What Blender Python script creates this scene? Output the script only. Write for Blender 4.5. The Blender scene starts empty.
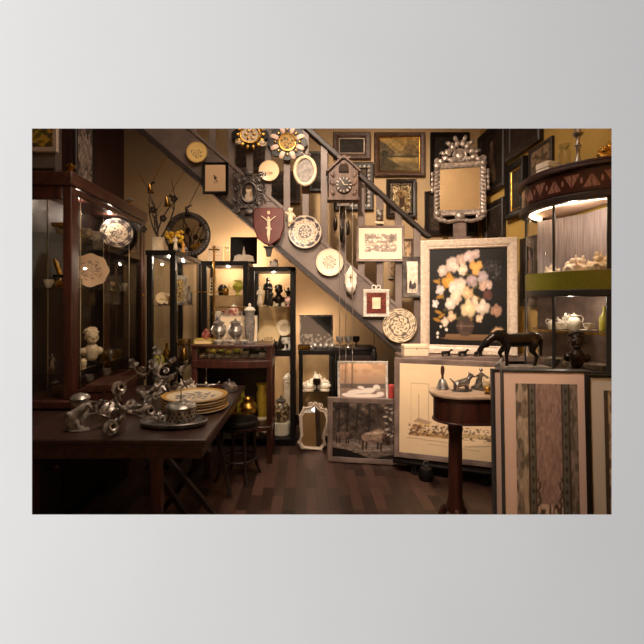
import bpy, math, random
import numpy as np
from mathutils import Vector, Matrix, Euler
random.seed(7)
PI = math.pi
col = bpy.context.scene.collection
sc = bpy.context.scene
F, CX, CY, EYE = 420.0, 306.0, 301.0, 1.5      # lens in pixels, vanishing point, eye height

def PX(px, Y): return (px - CX) / F * Y
def PZ(py, Y): return EYE - (py - CY) / F * Y
def P(px, py, Y): return Vector((PX(px, Y), Y, PZ(py, Y)))
def HT(n, Y): return n * Y / F                  # a length on the photograph at distance Y, in metres
def lin(c):
    c = np.asarray(c, dtype=float)
    return np.where(c <= 0.04045, c / 12.92, ((c + 0.055) / 1.055) ** 2.4)
def L3(r, g, b): return tuple(float(x) for x in lin([r / 255, g / 255, b / 255]))

# ------------------------------------------------------------------ materials
M = {}
def mat(name, rgb, rough=.5, metal=0., rgb2=None, scale=8., stretch=(1, 1, 1), bump=0., detail=4., spec=.5, lo=.35, hi=.65, coat=0.):
    m = bpy.data.materials.new(name); m.use_nodes = True
    n, l = m.node_tree.nodes, m.node_tree.links
    b = n['Principled BSDF']
    b.inputs['Roughness'].default_value = rough; b.inputs['Metallic'].default_value = metal
    b.inputs['Specular IOR Level'].default_value = spec
    b.inputs['Coat Weight'].default_value = coat
    b.inputs['Base Color'].default_value = L3(*rgb) + (1,)
    if rgb2 or bump:
        tc = n.new('ShaderNodeTexCoord'); mp = n.new('ShaderNodeMapping'); mp.inputs['Scale'].default_value = stretch
        nz = n.new('ShaderNodeTexNoise'); nz.inputs['Scale'].default_value = scale; nz.inputs['Detail'].default_value = detail
        l.new(tc.outputs['Object'], mp.inputs['Vector']); l.new(mp.outputs['Vector'], nz.inputs['Vector'])
        if rgb2:
            r = n.new('ShaderNodeValToRGB')
            r.color_ramp.elements[0].position = lo; r.color_ramp.elements[1].position = hi
            r.color_ramp.elements[0].color = L3(*rgb) + (1,); r.color_ramp.elements[1].color = L3(*rgb2) + (1,)
            l.new(nz.outputs['Fac'], r.inputs['Fac']); l.new(r.outputs['Color'], b.inputs['Base Color'])
        if bump:
            bp = n.new('ShaderNodeBump'); bp.inputs['Strength'].default_value = bump; bp.inputs['Distance'].default_value = .01
            l.new(nz.outputs['Fac'], bp.inputs['Height']); l.new(bp.outputs['Normal'], b.inputs['Normal'])
    M[name] = m; return m

mat('mahogany', (84, 44, 34), .34, rgb2=(54, 28, 22), scale=5, stretch=(6, 6, .6), coat=.3)
mat('mahogany_long', (82, 46, 36), .32, rgb2=(54, 29, 23), scale=5, stretch=(6, .6, 6), coat=.3)
mat('table_wood', (62, 40, 34), .38, rgb2=(40, 25, 21), scale=4, stretch=(8, .7, 8), coat=.12)
mat('dark_wood', (46, 30, 24), .45, rgb2=(28, 18, 15), scale=6, stretch=(6, 6, .6))
mat('black_wood', (16, 13, 12), .4, rgb2=(25, 20, 18), scale=7, stretch=(6, 6, .5), spec=.2)
mat('panel_wood', (60, 30, 26), .5, rgb2=(42, 20, 18), scale=4, stretch=(5, 5, .4))
mat('walnut', (110, 84, 70), .5, rgb2=(78, 58, 48), scale=9, stretch=(3, 3, 1))
mat('frame_brown', (104, 78, 62), .45, rgb2=(70, 50, 40), scale=9, stretch=(3, 3, 3))
mat('frame_dark', (44, 33, 28), .4, rgb2=(30, 22, 19), scale=9)
mat('frame_grey', (120, 112, 106), .35, .5, rgb2=(82, 76, 72), scale=14)
mat('frame_slate', (82, 80, 80), .35, .4)
mat('frame_taupe', (140, 118, 108), .45, rgb2=(106, 88, 80), scale=9)
mat('stair_paint', (122, 106, 98), .5, rgb2=(100, 85, 78), scale=4, bump=.05)
mat('stair_dark', (52, 42, 38), .55, rgb2=(40, 32, 29), scale=4)
mat('soffit_paint', (96, 86, 80), .8)
mat('silver', (206, 198, 188), .28, .7, rgb2=(120, 112, 104), scale=26, bump=.15)
mat('old_silver', (168, 156, 146), .34, .65, rgb2=(92, 82, 76), scale=30, bump=.3)
mat('pewter', (122, 114, 108), .4, .6, rgb2=(70, 64, 60), scale=20, bump=.1)
mat('brass', (200, 152, 72), .28, 1., rgb2=(140, 98, 44), scale=20)
mat('gold', (214, 168, 84), .32, 1., rgb2=(150, 106, 46), scale=30, bump=.15)
mat('bronze', (50, 38, 30), .28, .7, rgb2=(30, 24, 20), scale=16, bump=.1)
mat('iron', (34, 30, 28), .45, .6)
mat('chain_metal', (206, 196, 182), .3, 1.)
mat('ivory', (232, 212, 180), .45, rgb2=(206, 180, 146), scale=16)
mat('plaster_white', (224, 208, 190), .6, rgb2=(196, 176, 156), scale=10)
mat('porcelain', (238, 228, 212), .18, rgb2=(226, 212, 192), scale=12, coat=.3)
mat('porcelain_blue', (232, 224, 214), .2, rgb2=(92, 96, 122), scale=22, lo=.5, hi=.62, coat=.3)
mat('porcelain_pink', (226, 190, 176), .25, rgb2=(168, 84, 78), scale=22, lo=.45, hi=.6)
mat('red_glaze', (128, 52, 44), .25, rgb2=(168, 108, 92), scale=26, coat=.3)
mat('yellow_glaze', (214, 178, 60), .35, rgb2=(176, 150, 60), scale=20)
mat('lime_glaze', (190, 176, 62), .35, rgb2=(140, 140, 50), scale=18)
mat('bronze_vase', (70, 56, 44), .35, rgb2=(190, 164, 120), scale=30, lo=.52, hi=.6)
mat('black_glaze', (20, 18, 18), .15, coat=.4)
mat('cream_paper', (236, 214, 184), .7, rgb2=(226, 200, 168), scale=4)
mat('mat_cream', (244, 218, 184), .75)
mat('mat_pink', (226, 192, 172), .75)
mat('mat_grey', (176, 168, 162), .75)
mat('white_frame', (222, 212, 200), .4, rgb2=(176, 164, 150), scale=30, bump=.1)
mat('champagne', (212, 192, 172), .42, .1, rgb2=(190, 168, 148), scale=40, bump=.08)
mat('silver_leaf', (206, 190, 178), .36, .45, rgb2=(140, 126, 116), scale=40, bump=.2)
mat('tarnished_leaf', (122, 112, 108), .4, .45, rgb2=(62, 56, 54), scale=34, bump=.3)
mat('inlay', (150, 104, 90), .4)
mat('red_leather', (104, 34, 28), .4, rgb2=(76, 24, 20), scale=5)
mat('red_velvet', (178, 62, 54), .8)
mat('black_leather', (22, 20, 20), .35)
mat('flower_yellow', (232, 190, 46), .6, rgb2=(204, 150, 30), scale=30)
mat('flower_orange', (232, 160, 70), .6)
mat('leaf_green', (86, 92, 40), .6)
mat('twig', (50, 38, 32), .7)
mat('olive_green', (122, 118, 12), .5, rgb2=(110, 108, 9), scale=60)  # olive green of the band round the drum
mat('case_dark', (40, 38, 36), .45)
mat('stone', (150, 140, 132), .6, rgb2=(112, 104, 98), scale=30)
mat('table_marble', (216, 188, 160), .3, rgb2=(190, 156, 128), scale=9)
mat('page', (226, 200, 150), .7)
mat('cloth_backing', (206, 172, 128), .9, rgb2=(186, 150, 108), scale=6)
mat('purple_lining', (176, 166, 170), .8, rgb2=(140, 130, 138), scale=14, stretch=(8, 8, .3))
mat('coral', (246, 234, 220), .6, rgb2=(232, 212, 192), scale=20, bump=.2)
mat('wall_room', (206, 176, 136), .85, rgb2=(196, 166, 126), scale=3, bump=.03)
mat('wall_mustard', (206, 168, 88), .85, rgb2=(194, 156, 80), scale=3, bump=.03)
mat('wall_brown', (78, 56, 50), .8, rgb2=(68, 48, 43), scale=3)
mat('wall_stone', (110, 98, 90), .8, rgb2=(98, 86, 80), scale=3)
mat('ceiling_paint', (110, 90, 74), .9)
mat('wall_pale', (236, 236, 235), 1., spec=0., rgb2=(233, 233, 233), scale=2)

def painted_material():
    m = bpy.data.materials.new('hand_painted'); m.use_nodes = True
    n, l = m.node_tree.nodes, m.node_tree.links
    a = n.new('ShaderNodeVertexColor'); a.layer_name = 'Col'
    l.new(a.outputs['Color'], n['Principled BSDF'].inputs['Base Color'])
    n['Principled BSDF'].inputs['Roughness'].default_value = .55
    M['painted'] = m
    n['Principled BSDF'].inputs['Specular IOR Level'].default_value = .25
    m2 = m.copy(); m2.name = 'painted_china'; m2.node_tree.nodes['Principled BSDF'].inputs['Roughness'].default_value = .22
    M['china'] = m2
painted_material()

def glass_material(name, tint, refl, rough=.02):
    m = bpy.data.materials.new(name); m.use_nodes = True
    n, l = m.node_tree.nodes, m.node_tree.links
    n.remove(n['Principled BSDF'])
    t = n.new('ShaderNodeBsdfTransparent'); t.inputs['Color'].default_value = tint + (1,)
    g = n.new('ShaderNodeBsdfGlossy'); g.inputs['Roughness'].default_value = rough
    f = n.new('ShaderNodeFresnel'); f.inputs['IOR'].default_value = 1.45
    k = n.new('ShaderNodeMath'); k.operation = 'MULTIPLY'; k.inputs[1].default_value = refl
    mx = n.new('ShaderNodeMixShader'); ge = n.new('ShaderNodeNewGeometry'); iv = n.new('ShaderNodeMath'); iv.operation = 'SUBTRACT'; iv.inputs[0].default_value = 1.; k2 = n.new('ShaderNodeMath'); k2.operation = 'MULTIPLY'
    l.new(ge.outputs['Backfacing'], iv.inputs[1]); l.new(f.outputs['Fac'], k.inputs[0]); l.new(k.outputs[0], k2.inputs[0]); l.new(iv.outputs[0], k2.inputs[1]); l.new(k2.outputs[0], mx.inputs['Fac'])   # a thin sheet: reflect on the outer face only
    l.new(t.outputs[0], mx.inputs[1]); l.new(g.outputs[0], mx.inputs[2]); l.new(mx.outputs[0], n['Material Output'].inputs['Surface'])
    M[name] = m
glass_material('glass', (.97, .97, .95), 1.)
glass_material('crystal', (.86, .86, .84), 2.2)
def mirror_material():
    m = mat('mirror', (226, 220, 208), .02, 1.)
mirror_material()
def emit(name, rgb, s):
    m = bpy.data.materials.new(name); m.use_nodes = True
    b = m.node_tree.nodes['Principled BSDF']
    b.inputs['Base Color'].default_value = (.8, .8, .8, 1)
    b.inputs['Emission Color'].default_value = L3(*rgb) + (1,); b.inputs['Emission Strength'].default_value = s
    M[name] = m
emit('tube_glow', (255, 222, 176), 9.)
emit('bulb_glow', (255, 210, 140), 12.)

def parquet():
    m = bpy.data.materials.new('parquet'); m.use_nodes = True
    n, l = m.node_tree.nodes, m.node_tree.links; b = n['Principled BSDF']
    tc = n.new('ShaderNodeTexCoord'); mp = n.new('ShaderNodeMapping'); mp.inputs['Rotation'].default_value = (0, 0, PI / 2)
    br = n.new('ShaderNodeTexBrick'); br.offset = .37; br.offset_frequency = 2
    br.inputs['Scale'].default_value = 1.; br.inputs['Brick Width'].default_value = .36; br.inputs['Row Height'].default_value = .085
    br.inputs['Mortar Size'].default_value = .0012; br.inputs['Bias'].default_value = 0
    br.inputs['Color1'].default_value = L3(112, 80, 68) + (1,); br.inputs['Color2'].default_value = L3(50, 32, 27) + (1,)
    br.inputs['Mortar'].default_value = L3(30, 18, 16) + (1,)
    m2 = n.new('ShaderNodeMapping'); m2.inputs['Scale'].default_value = (14, 1.4, 1)
    nz = n.new('ShaderNodeTexNoise'); nz.inputs['Scale'].default_value = 4
    mx = n.new('ShaderNodeMix'); mx.data_type = 'RGBA'; mx.blend_type = 'MULTIPLY'; mx.inputs['Factor'].default_value = .5
    l.new(tc.outputs['Object'], mp.inputs['Vector']); l.new(mp.outputs['Vector'], br.inputs['Vector'])
    l.new(tc.outputs['Object'], m2.inputs['Vector']); l.new(m2.outputs['Vector'], nz.inputs['Vector'])
    l.new(br.outputs['Color'], mx.inputs['A']); l.new(nz.outputs['Color'], mx.inputs['B']); l.new(mx.outputs['Result'], b.inputs['Base Color'])
    b.inputs['Roughness'].default_value = .42
    M['parquet'] = m
parquet()
# ------------------------------------------------------------------ mesh collecting
class MB:
    def __init__(s): s.v = []; s.f = []; s.c = []; s.m = Matrix.Identity(4)
    def at(s, loc=(0, 0, 0), rot=(0, 0, 0), scl=(1, 1, 1)):
        s.m = Matrix.LocRotScale(Vector(loc), Euler(rot), Vector(scl)); return s
    def add(s, vs, fs):
        o = len(s.v); s.v += [tuple(s.m @ Vector(v)) for v in vs]; s.f += [tuple(i + o for i in f) for f in fs]; return s
    def box(s, a, b):
        x0, y0, z0 = a; x1, y1, z1 = b
        return s.add([(x0, y0, z0), (x1, y0, z0), (x1, y1, z0), (x0, y1, z0), (x0, y0, z1), (x1, y0, z1), (x1, y1, z1), (x0, y1, z1)],
                     [(0, 3, 2, 1), (4, 5, 6, 7), (0, 1, 5, 4), (1, 2, 6, 5), (2, 3, 7, 6), (3, 0, 4, 7)])
    def lathe(s, prof, n=24, a0=0., a1=2 * PI):
        full = abs(a1 - a0 - 2 * PI) < 1e-6; k = n if full else n + 1
        vs, fs = [], []
        for (r, z) in prof:
            for i in range(k):
                a = a0 + (a1 - a0) * i / n; vs.append((r * math.cos(a), r * math.sin(a), z))
        for j in range(len(prof) - 1):
            for i in range(n):
                i2 = (i + 1) % k
                fs.append((j * k + i, j * k + i2, (j + 1) * k + i2, (j + 1) * k + i))
        if full:
            if prof[0][0] > 1e-5: fs.append(tuple(range(k))[::-1])
            if prof[-1][0] > 1e-5: fs.append(tuple(range((len(prof) - 1) * k, len(prof) * k)))
        return s.add(vs, fs)
    def tube(s, pts, r, n=8, cap=True):
        pts = [Vector(p) for p in pts]; k = len(pts)
        rs = r if isinstance(r, (list, tuple)) else [r] * k
        vs, fs = [], []; up = None
        for i, p in enumerate(pts):
            t = (pts[min(i + 1, k - 1)] - pts[max(i - 1, 0)])
            t = t.normalized() if t.length > 1e-9 else Vector((0, 0, 1))
            if up is None: up = t.orthogonal().normalized()
            else:
                up = up - t * up.dot(t); up = up.normalized() if up.length > 1e-6 else t.orthogonal().normalized()
            w = t.cross(up)
            for j in range(n):
                a = 2 * PI * j / n; vs.append(tuple(p + (up * math.cos(a) + w * math.sin(a)) * rs[i]))
        for i in range(k - 1):
            for j in range(n):
                j2 = (j + 1) % n; fs.append((i * n + j, i * n + j2, (i + 1) * n + j2, (i + 1) * n + j))
        if cap: fs.append(tuple(range(n))[::-1]); fs.append(tuple(range((k - 1) * n, k * n)))
        return s.add(vs, fs)
    def ell(s, c, r, n=12, rot=(0, 0, 0)):
        if not isinstance(r, (list, tuple)): r = (r, r, r)
        R = Euler(rot).to_matrix(); c = Vector(c); vs, fs = [], []; h = max(4, n // 2)
        vs.append(tuple(c + R @ Vector((0, 0, -r[2]))))
        for j in range(1, h):
            t = -PI / 2 + PI * j / h
            for i in range(n):
                a = 2 * PI * i / n
                vs.append(tuple(c + R @ Vector((r[0] * math.cos(t) * math.cos(a), r[1] * math.cos(t) * math.sin(a), r[2] * math.sin(t)))))
        vs.append(tuple(c + R @ Vector((0, 0, r[2])))); e = len(vs) - 1
        for i in range(n): fs.append((0, 1 + (i + 1) % n, 1 + i)); fs.append((e, 1 + (h - 2) * n + i, 1 + (h - 2) * n + (i + 1) % n))
        for j in range(h - 2):
            for i in range(n):
                a = 1 + j * n; fs.append((a + i, a + (i + 1) % n, a + n + (i + 1) % n, a + n + i))
        return s.add(vs, fs)
    def prism(s, pts, d, y0=0.):                # outline in x,z; thickness from y0 to y0 + d
        k = len(pts); area = sum(pts[i][0] * pts[(i + 1) % k][1] - pts[(i + 1) % k][0] * pts[i][1] for i in range(k))
        if area < 0: pts = pts[::-1]
        vs = [(x, y0, z) for x, z in pts] + [(x, y0 + d, z) for x, z in pts]
        fs = [tuple(range(k)), tuple(range(k, 2 * k))[::-1]] + [((i + 1) % k, i, i + k, (i + 1) % k + k) for i in range(k)]
        return s.add(vs, fs)
    def slab(s, pts, z0, z1):                   # outline in x,y; from z0 to z1
        k = len(pts); area = sum(pts[i][0] * pts[(i + 1) % k][1] - pts[(i + 1) % k][0] * pts[i][1] for i in range(k))
        if area < 0: pts = pts[::-1]
        vs = [(x, y, z0) for x, y in pts] + [(x, y, z1) for x, y in pts]
        fs = [tuple(range(k))[::-1], tuple(range(k, 2 * k))] + [(i, (i + 1) % k, (i + 1) % k + k, i + k) for i in range(k)]
        return s.add(vs, fs)
    def ring(s, c, R, r, n=28, m=8, axis='y', sx=1., sz=1.):
        pts = []
        for i in range(n + 1):
            a = 2 * PI * i / n
            p = (R * sx * math.cos(a), 0, R * sz * math.sin(a)) if axis == 'y' else (R * sx * math.cos(a), R * sz * math.sin(a), 0)
            pts.append(Vector(c) + Vector(p))
        return s.tube(pts, r, m, cap=False)
    def scroll(s, c, R, r, turns=1.4, a0=0., flip=1, plane='xz', n=26, knob=True):
        pts, rs = [], []
        for i in range(n + 1):
            t = i / n; a = a0 + flip * turns * 2 * PI * t; q = R * (1 - .82 * t)
            x, z = q * math.cos(a), q * math.sin(a)
            pts.append(Vector(c) + (Vector((x, 0, z)) if plane == 'xz' else Vector((0, x, z)) if plane == 'yz' else Vector((x, z, 0)))); rs.append(r * (1.05 - .55 * t))
        s.tube(pts, rs, 7)
        if knob: s.ell(pts[-1], r * 1.25, 8)
        return s
    def mesh(s, name, material, smooth=True):
        me = bpy.data.meshes.new(name); me.from_pydata(s.v, [], s.f); me.validate(); me.update()
        me.materials.append(M[material] if isinstance(material, str) else material)
        if smooth:
            me.shade_smooth(); me.set_sharp_from_angle(angle=math.radians(38))
        return me
    def build(s, name, material, parent=None, bev=0., smooth=True, loc=None):
        o = bpy.data.objects.new(name, s.mesh(name, material, smooth)); col.objects.link(o)
        if parent is not None: o.parent = parent
        if loc is not None: o.location = loc
        if bev:
            b = o.modifiers.new('edge', 'BEVEL'); b.width = bev; b.segments = 2; b.limit_method = 'ANGLE'; b.angle_limit = math.radians(40)
        return o

def tag(o, label, cat, group=None):
    o['label'] = label; o['category'] = cat
    if group: o['group'] = group
    return o
def thing(name, label, cat, loc=(0, 0, 0), rotz=0., group=None, rot=None):
    o = bpy.data.objects.new(name, None); o.empty_display_size = .05; col.objects.link(o)
    o.location = loc; o.rotation_euler = rot if rot else (0, 0, rotz)
    return tag(o, label, cat, group)
def struct(name, mb, material, **k):
    o = mb.build(name, material, **k); o['kind'] = 'structure'; return o

def organic(name, els, material, parent, vox, smooth=4):
    """one continuous surface grown over overlapping spheres and tapering limbs"""
    mb = MB()
    for e in els:
        if e[0] == 's': mb.ell(e[1], e[2], 14, e[3] if len(e) > 3 else (0, 0, 0))
        else:
            p, q, r0, r1 = Vector(e[1]), Vector(e[2]), e[3], e[4]
            mb.tube([p, p.lerp(q, .5), q], [r0, (r0 + r1) / 2, r1], 10); mb.ell(p, r0, 10); mb.ell(q, r1, 10)
    o = mb.build(name, material, parent)
    r = o.modifiers.new('r', 'REMESH'); r.mode = 'VOXEL'; r.voxel_size = vox; r.use_smooth_shade = True
    if smooth:
        q = o.modifiers.new('s', 'SMOOTH'); q.iterations = smooth; q.factor = .5
    dg = bpy.context.evaluated_depsgraph_get()
    me = bpy.data.meshes.new_from_object(o.evaluated_get(dg)); o.modifiers.clear(); o.data = me; me.name = name
    if not me.materials: me.materials.append(M[material])
    return o

# ------------------------------------------------------------------ brush work on canvases and china (the pictures' own colours)
def vnoise(u, v, f, seed):
    g = np.random.RandomState(seed).rand(int(f) + 3, int(f) + 3)
    x, y = np.clip(u, 0, 1) * f, np.clip(v, 0, 1) * f; i, j = x.astype(int), y.astype(int); a, b = x - i, y - j
    a, b = a * a * (3 - 2 * a), b * b * (3 - 2 * b)
    return (g[j, i] * (1 - a) + g[j, i + 1] * a) * (1 - b) + (g[j + 1, i] * (1 - a) + g[j + 1, i + 1] * a) * b
class Canvas:
    def __init__(s, nx, ny, rgb):
        s.nx, s.ny = nx, ny; s.U, s.V = np.meshgrid(np.linspace(0, 1, nx), np.linspace(0, 1, ny))
        s.c = np.ones((ny, nx, 3)) * np.array(rgb) / 255.
    def mix(s, a, rgb): s.c = s.c * (1 - a[..., None]) + np.array(rgb) / 255. * a[..., None]; return s
    def grad(s, bottom, top):
        s.c = np.array(bottom) / 255. * (1 - s.V[..., None]) + np.array(top) / 255. * s.V[..., None]; return s
    def el(s, x, y, rx, ry, rgb, rot=0., soft=.25, a=1.):
        dx, dy = s.U - x, s.V - y; ca, sa = math.cos(rot), math.sin(rot)
        d = np.sqrt(((dx * ca + dy * sa) / rx) ** 2 + ((-dx * sa + dy * ca) / ry) ** 2)
        return s.mix(np.clip((1 - d) / max(soft, .02), 0, 1) * a, rgb)
    def ln(s, x0, y0, x1, y1, w, rgb, a=1.):
        vx, vy = x1 - x0, y1 - y0; t = np.clip(((s.U - x0) * vx + (s.V - y0) * vy) / (vx * vx + vy * vy + 1e-9), 0, 1)
        d = np.hypot(s.U - x0 - t * vx, s.V - y0 - t * vy); return s.mix(np.clip(1.5 - d / w, 0, 1) * a, rgb)
    def rect(s, x0, y0, x1, y1, rgb, a=1.): return s.mix(((s.U >= x0) & (s.U <= x1) & (s.V >= y0) & (s.V <= y1)) * a, rgb)
    def poly(s, pts, rgb, a=1.):
        ins = np.zeros_like(s.U, dtype=bool); k = len(pts)
        for i in range(k):
            (x0, y0), (x1, y1) = pts[i], pts[(i + 1) % k]
            if y0 == y1: continue
            ins ^= ((s.V >= min(y0, y1)) & (s.V < max(y0, y1)) & (s.U < x0 + (s.V - y0) * (x1 - x0) / (y1 - y0)))
        return s.mix(ins * a, rgb)
    def noise(s, f, amp, seed=1):
        s.c = np.clip(s.c * (1 + amp * (vnoise(s.U, s.V, f, seed) - .5)[..., None] * 2), 0, 1); return s
    def specks(s, f, thr, rgb, seed, x0=0, y0=0, x1=1, y1=1, a=1.):
        k = vnoise(s.U, s.V, f, seed); return s.mix(np.clip((k - thr) * 8, 0, 1) * a * ((s.U >= x0) & (s.U <= x1) & (s.V >= y0) & (s.V <= y1)), rgb)
    def build(s, name, w, h, parent, y=0., z0=0., material='painted', yslope=0.):
        me = bpy.data.meshes.new(name); nx, ny = s.nx, s.ny
        co = np.stack([(s.U - .5) * w, np.full_like(s.U, y), s.V * h + z0], -1).reshape(-1, 3)
        idx = np.arange(nx * ny).reshape(ny, nx)
        q = np.stack([idx[:-1, :-1], idx[:-1, 1:], idx[1:, 1:], idx[1:, :-1]], -1).reshape(-1, 4)
        me.from_pydata(co.tolist(), [], q.tolist()); me.materials.append(M[material])
        paint(me, s.c.reshape(-1, 3))
        o = bpy.data.objects.new(name, me); col.objects.link(o); o.parent = parent; return o
def paint(me, rgb):
    at = me.color_attributes.new('Col', 'FLOAT_COLOR', 'POINT')
    a = np.ones((len(rgb), 4)); a[:, :3] = lin(np.clip(rgb, 0, 1)); at.data.foreach_set('color', a.ravel().astype(np.float32))

def frame_ring(mb, w, h, fw, d, prof=None):
    """mitred frame moulding round a rectangle standing on z=0, its back at y=0, its face towards -y"""
    prof = prof or [(0, 0), (0, -d * .8), (.12, -d), (.45, -d * .92), (.8, -d * .62), (.88, -d * .68), (1, -d * .5), (1, 0)]
    vs = []; k = len(prof)
    for sx, sz in ((-1, 0), (1, 0), (1, 1), (-1, 1)):
        for t, y in prof:
            i = t * fw
            vs.append((sx * (w / 2 - i), y, (h - i) if sz else i))
    fs = []
    for c in range(4):
        c2 = (c + 1) % 4
        for i in range(k - 1): fs.append((c * k + i, c2 * k + i, c2 * k + i + 1, c * k + i + 1))
        fs.append((c * k + k - 1, c2 * k + k - 1, c2 * k, c * k))
    return mb.add(vs, fs)
def beads(mb, w, h, ins, y, r, step):
    for z in (ins, h - ins):
        n = max(2, int((w - 2 * ins) / step))
        for i in range(n + 1): mb.ell((-(w / 2 - ins) + (w - 2 * ins) * i / n, y, z), r, 6)
    n = max(2, int((h - 2 * ins) / step))
    for x in (-(w / 2 - ins), w / 2 - ins):
        for i in range(1, n): mb.ell((x, y, ins + (h - 2 * ins) * i / n), r, 6)
def picture(name, label, cat, loc, w, h, cv, fw=.03, d=.03, frame='frame_brown', matw=0., matm='mat_cream', rot=(0, 0, 0), bead=None, group=None, glazed=False, hook=False, canvas='canvas', slip=None):
    t = thing(name, label, cat, loc, group=group, rot=rot)
    frame_ring(MB(), w, h, fw, d).build('frame', frame, t)
    MB().box((-w / 2 + fw * .6, -.012, fw * .6), (w / 2 - fw * .6, -.004, h - fw * .6)).build('backing_board', 'cloth_backing', t)
    iw, ih = w - 2 * fw, h - 2 * fw
    if slip:
        mb = MB(); frame_ring(mb, iw + .004, ih + .004, slip[0], d * .55); o = mb.build('slip', slip[1], t); o.location = (0, 0, fw - .002)
    if matw:
        MB().box((-iw / 2 - .004, -.017, fw - .004), (iw / 2 + .004, -.012, h - fw + .004)).build('mount', matm, t)
    m2 = matw if matw else -.002
    cv.build(canvas, iw - 2 * m2, ih - 2 * m2, t, y=-.019, z0=fw + m2)
    if bead:
        mb = MB(); beads(mb, w, h, bead[0], -d * bead[3] if len(bead) > 3 else -d * .9, bead[1], bead[2]); mb.build('beading', frame if len(bead) < 5 else bead[4], t)
    if hook:
        MB().tube([(-w * .18, -.004, h - .002), (0, -.004, h + .05), (w * .18, -.004, h - .002)], .0025, 5).build('hanging_wire', 'brass', t)
    return t
def wall_pic(name, label, x0, y0, x1, y1, Y, cv, **k):
    """a framed picture facing the room at distance Y, from its corners"""
    w, h = HT(x1 - x0, Y), HT(y1 - y0, Y)
    return picture(name, label, k.pop('cat', 'picture'), (PX((x0 + x1) / 2, Y), Y, PZ(y1, Y)), w, h, cv, **k)

def plate(name, label, loc, R, fn, rot=(0, 0, 0), group=None, depth=.12, rings=18, segs=48, lobes=0, cat='plate', oval=1.):
    """a dish lying face up about its own z axis, base at z=0, then turned; fn(r, angle) gives the glaze colours"""
    prof = [(r, (0.02 + depth * .35 * max(0, (r - .55) / .45) ** 1.4 + (.0 if r < .6 else .1 * depth)) * R) for r in np.linspace(0, 1, rings)]
    vs, cs, fs = [], [], []
    for r, z in prof:
        for i in range(segs):
            a = 2 * PI * i / segs; q = R * r * (1 + (.04 * math.cos(lobes * a) * r * r if lobes else 0)); vs.append((q * math.cos(a), q * math.sin(a) * oval, z + .012 * R)); cs.append(fn(r, a))
    n = len(prof)
    for j in range(n - 1):
        for i in range(segs):
            i2 = (i + 1) % segs; fs.append((j * segs + i, (j) * segs + i2, (j + 1) * segs + i2, (j + 1) * segs + i) if False else (j * segs + i, (j + 1) * segs + i, (j + 1) * segs + i2, j * segs + i2))
    base = len(vs)
    for r, dz in ((1., -.02), (.62, -.02), (.58, -.045), (.0, -.03)):
        z = dict(prof).get(1.) if r == 1. else .02 * R
        for i in range(segs):
            a = 2 * PI * i / segs; q = R * r * (1 + (.04 * math.cos(lobes * a) * r * r if lobes else 0)); vs.append((q * math.cos(a), q * math.sin(a) * oval, max(0, (prof[-1][1] if r == 1. else .02 * R) + dz * R))); cs.append((.86, .8, .72))
    seq = [n - 1] + [n + k for k in range(4)]
    st = lambda j: j * segs
    for a_, b_ in zip(seq[:-1], seq[1:]):
        for i in range(segs):
            i2 = (i + 1) % segs; fs.append((st(a_) + i, st(b_) + i, st(b_) + i2, st(a_) + i2))
    me = bpy.data.meshes.new(name); me.from_pydata(vs, [], fs); me.update()
    import bmesh
    bm = bmesh.new(); bm.from_mesh(me); bmesh.ops.recalc_face_normals(bm, faces=bm.faces); bm.to_mesh(me); bm.free()
    paint(me, np.array(cs)); me.materials.append(M['china']); me.shade_smooth(); me.set_sharp_from_angle(angle=math.radians(50))
    o = bpy.data.objects.new(name, me); col.objects.link(o); o.location = loc; o.rotation_euler = rot
    return tag(o, label, cat, group)
def stand_plate(name, label, px, py, rpx, Y, fn, tilt=.0, **k):
    """a dish hung or stood upright, facing the room"""
    R = HT(rpx, Y); return plate(name, label, P(px, py, Y), R, fn, rot=(PI / 2 - tilt, 0, k.pop('rz', 0.)), **k)
# ================================================================== THE ROOM
XL, XR, YB, YF, HC = -2.21, 2.11, 5.1, 1.30, 4.35
struct('floor', MB().box((-3.1, 1.36, -.1), (XR + .1, YB + .1, 0)), 'parquet')
struct('ceiling', MB().box((-3.1, 1.36, HC), (XR + .1, YB + .1, HC + .1)), 'ceiling_paint')
struct('wall_back', MB().box((XL - .1, YB, 0), (XR + .1, YB + .1, HC)), 'wall_room')
struct('wall_right', MB().box((XR, 1.36, 0), (XR + .1, YB, HC)), 'wall_mustard')
struct('wall_left', MB().box((XL - .1, 3.97, 0), (XL, YB, HC)), 'panel_wood')
struct('wall_recess', MB().box((-3.1, 3.87, 0), (XL - .1, 3.97, HC)), 'wall_stone')
struct('trim_1', MB().box((-3.0, 3.85, 2.66), (XL - .1, 3.87, 2.72)), 'dark_wood')
struct('wall_outer', MB().box((-3.1, 1.36, 0), (-3.0, 3.87, HC)), 'wall_brown')
def margin_wall():  # the poster's pale margin, made up as a wall with an opening
    mb = MB(); xa, xb = PX(32, YF), PX(611.6, YF); za, zb = PZ(514.5, YF), PZ(128.5, YF); e = .07
    o = [(-3.1, -.1), (2.3, -.1), (2.3, HC), (-3.1, HC)]; i = [(xa, za), (xb, za), (xb, zb), (xa, zb)]
    j = [(xa - e, za - e), (xb + e, za - e), (xb + e, zb + e), (xa - e, zb + e)]
    vs = [(x, YF, z) for x, z in o + i] + [(x, YF + .06, z) for x, z in o + j]
    fs = []
    for k in range(4):
        l = (k + 1) % 4
        fs += [(k, l, 4 + l, 4 + k), (8 + l, 8 + k, 12 + k, 12 + l), (4 + k, 4 + l, 12 + l, 12 + k), (l, k, 8 + k, 8 + l)]
    mb.add(vs, fs); o = struct('wall_margin', mb, 'wall_pale', smooth=False)
    o.data.materials.append(M['wall_room'])
    for p in o.data.polygons:
        if min(o.data.vertices[v].co.y for v in p.vertices) > YF + .05: p.material_index = 1      # the shop side is painted like the room
margin_wall()
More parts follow.
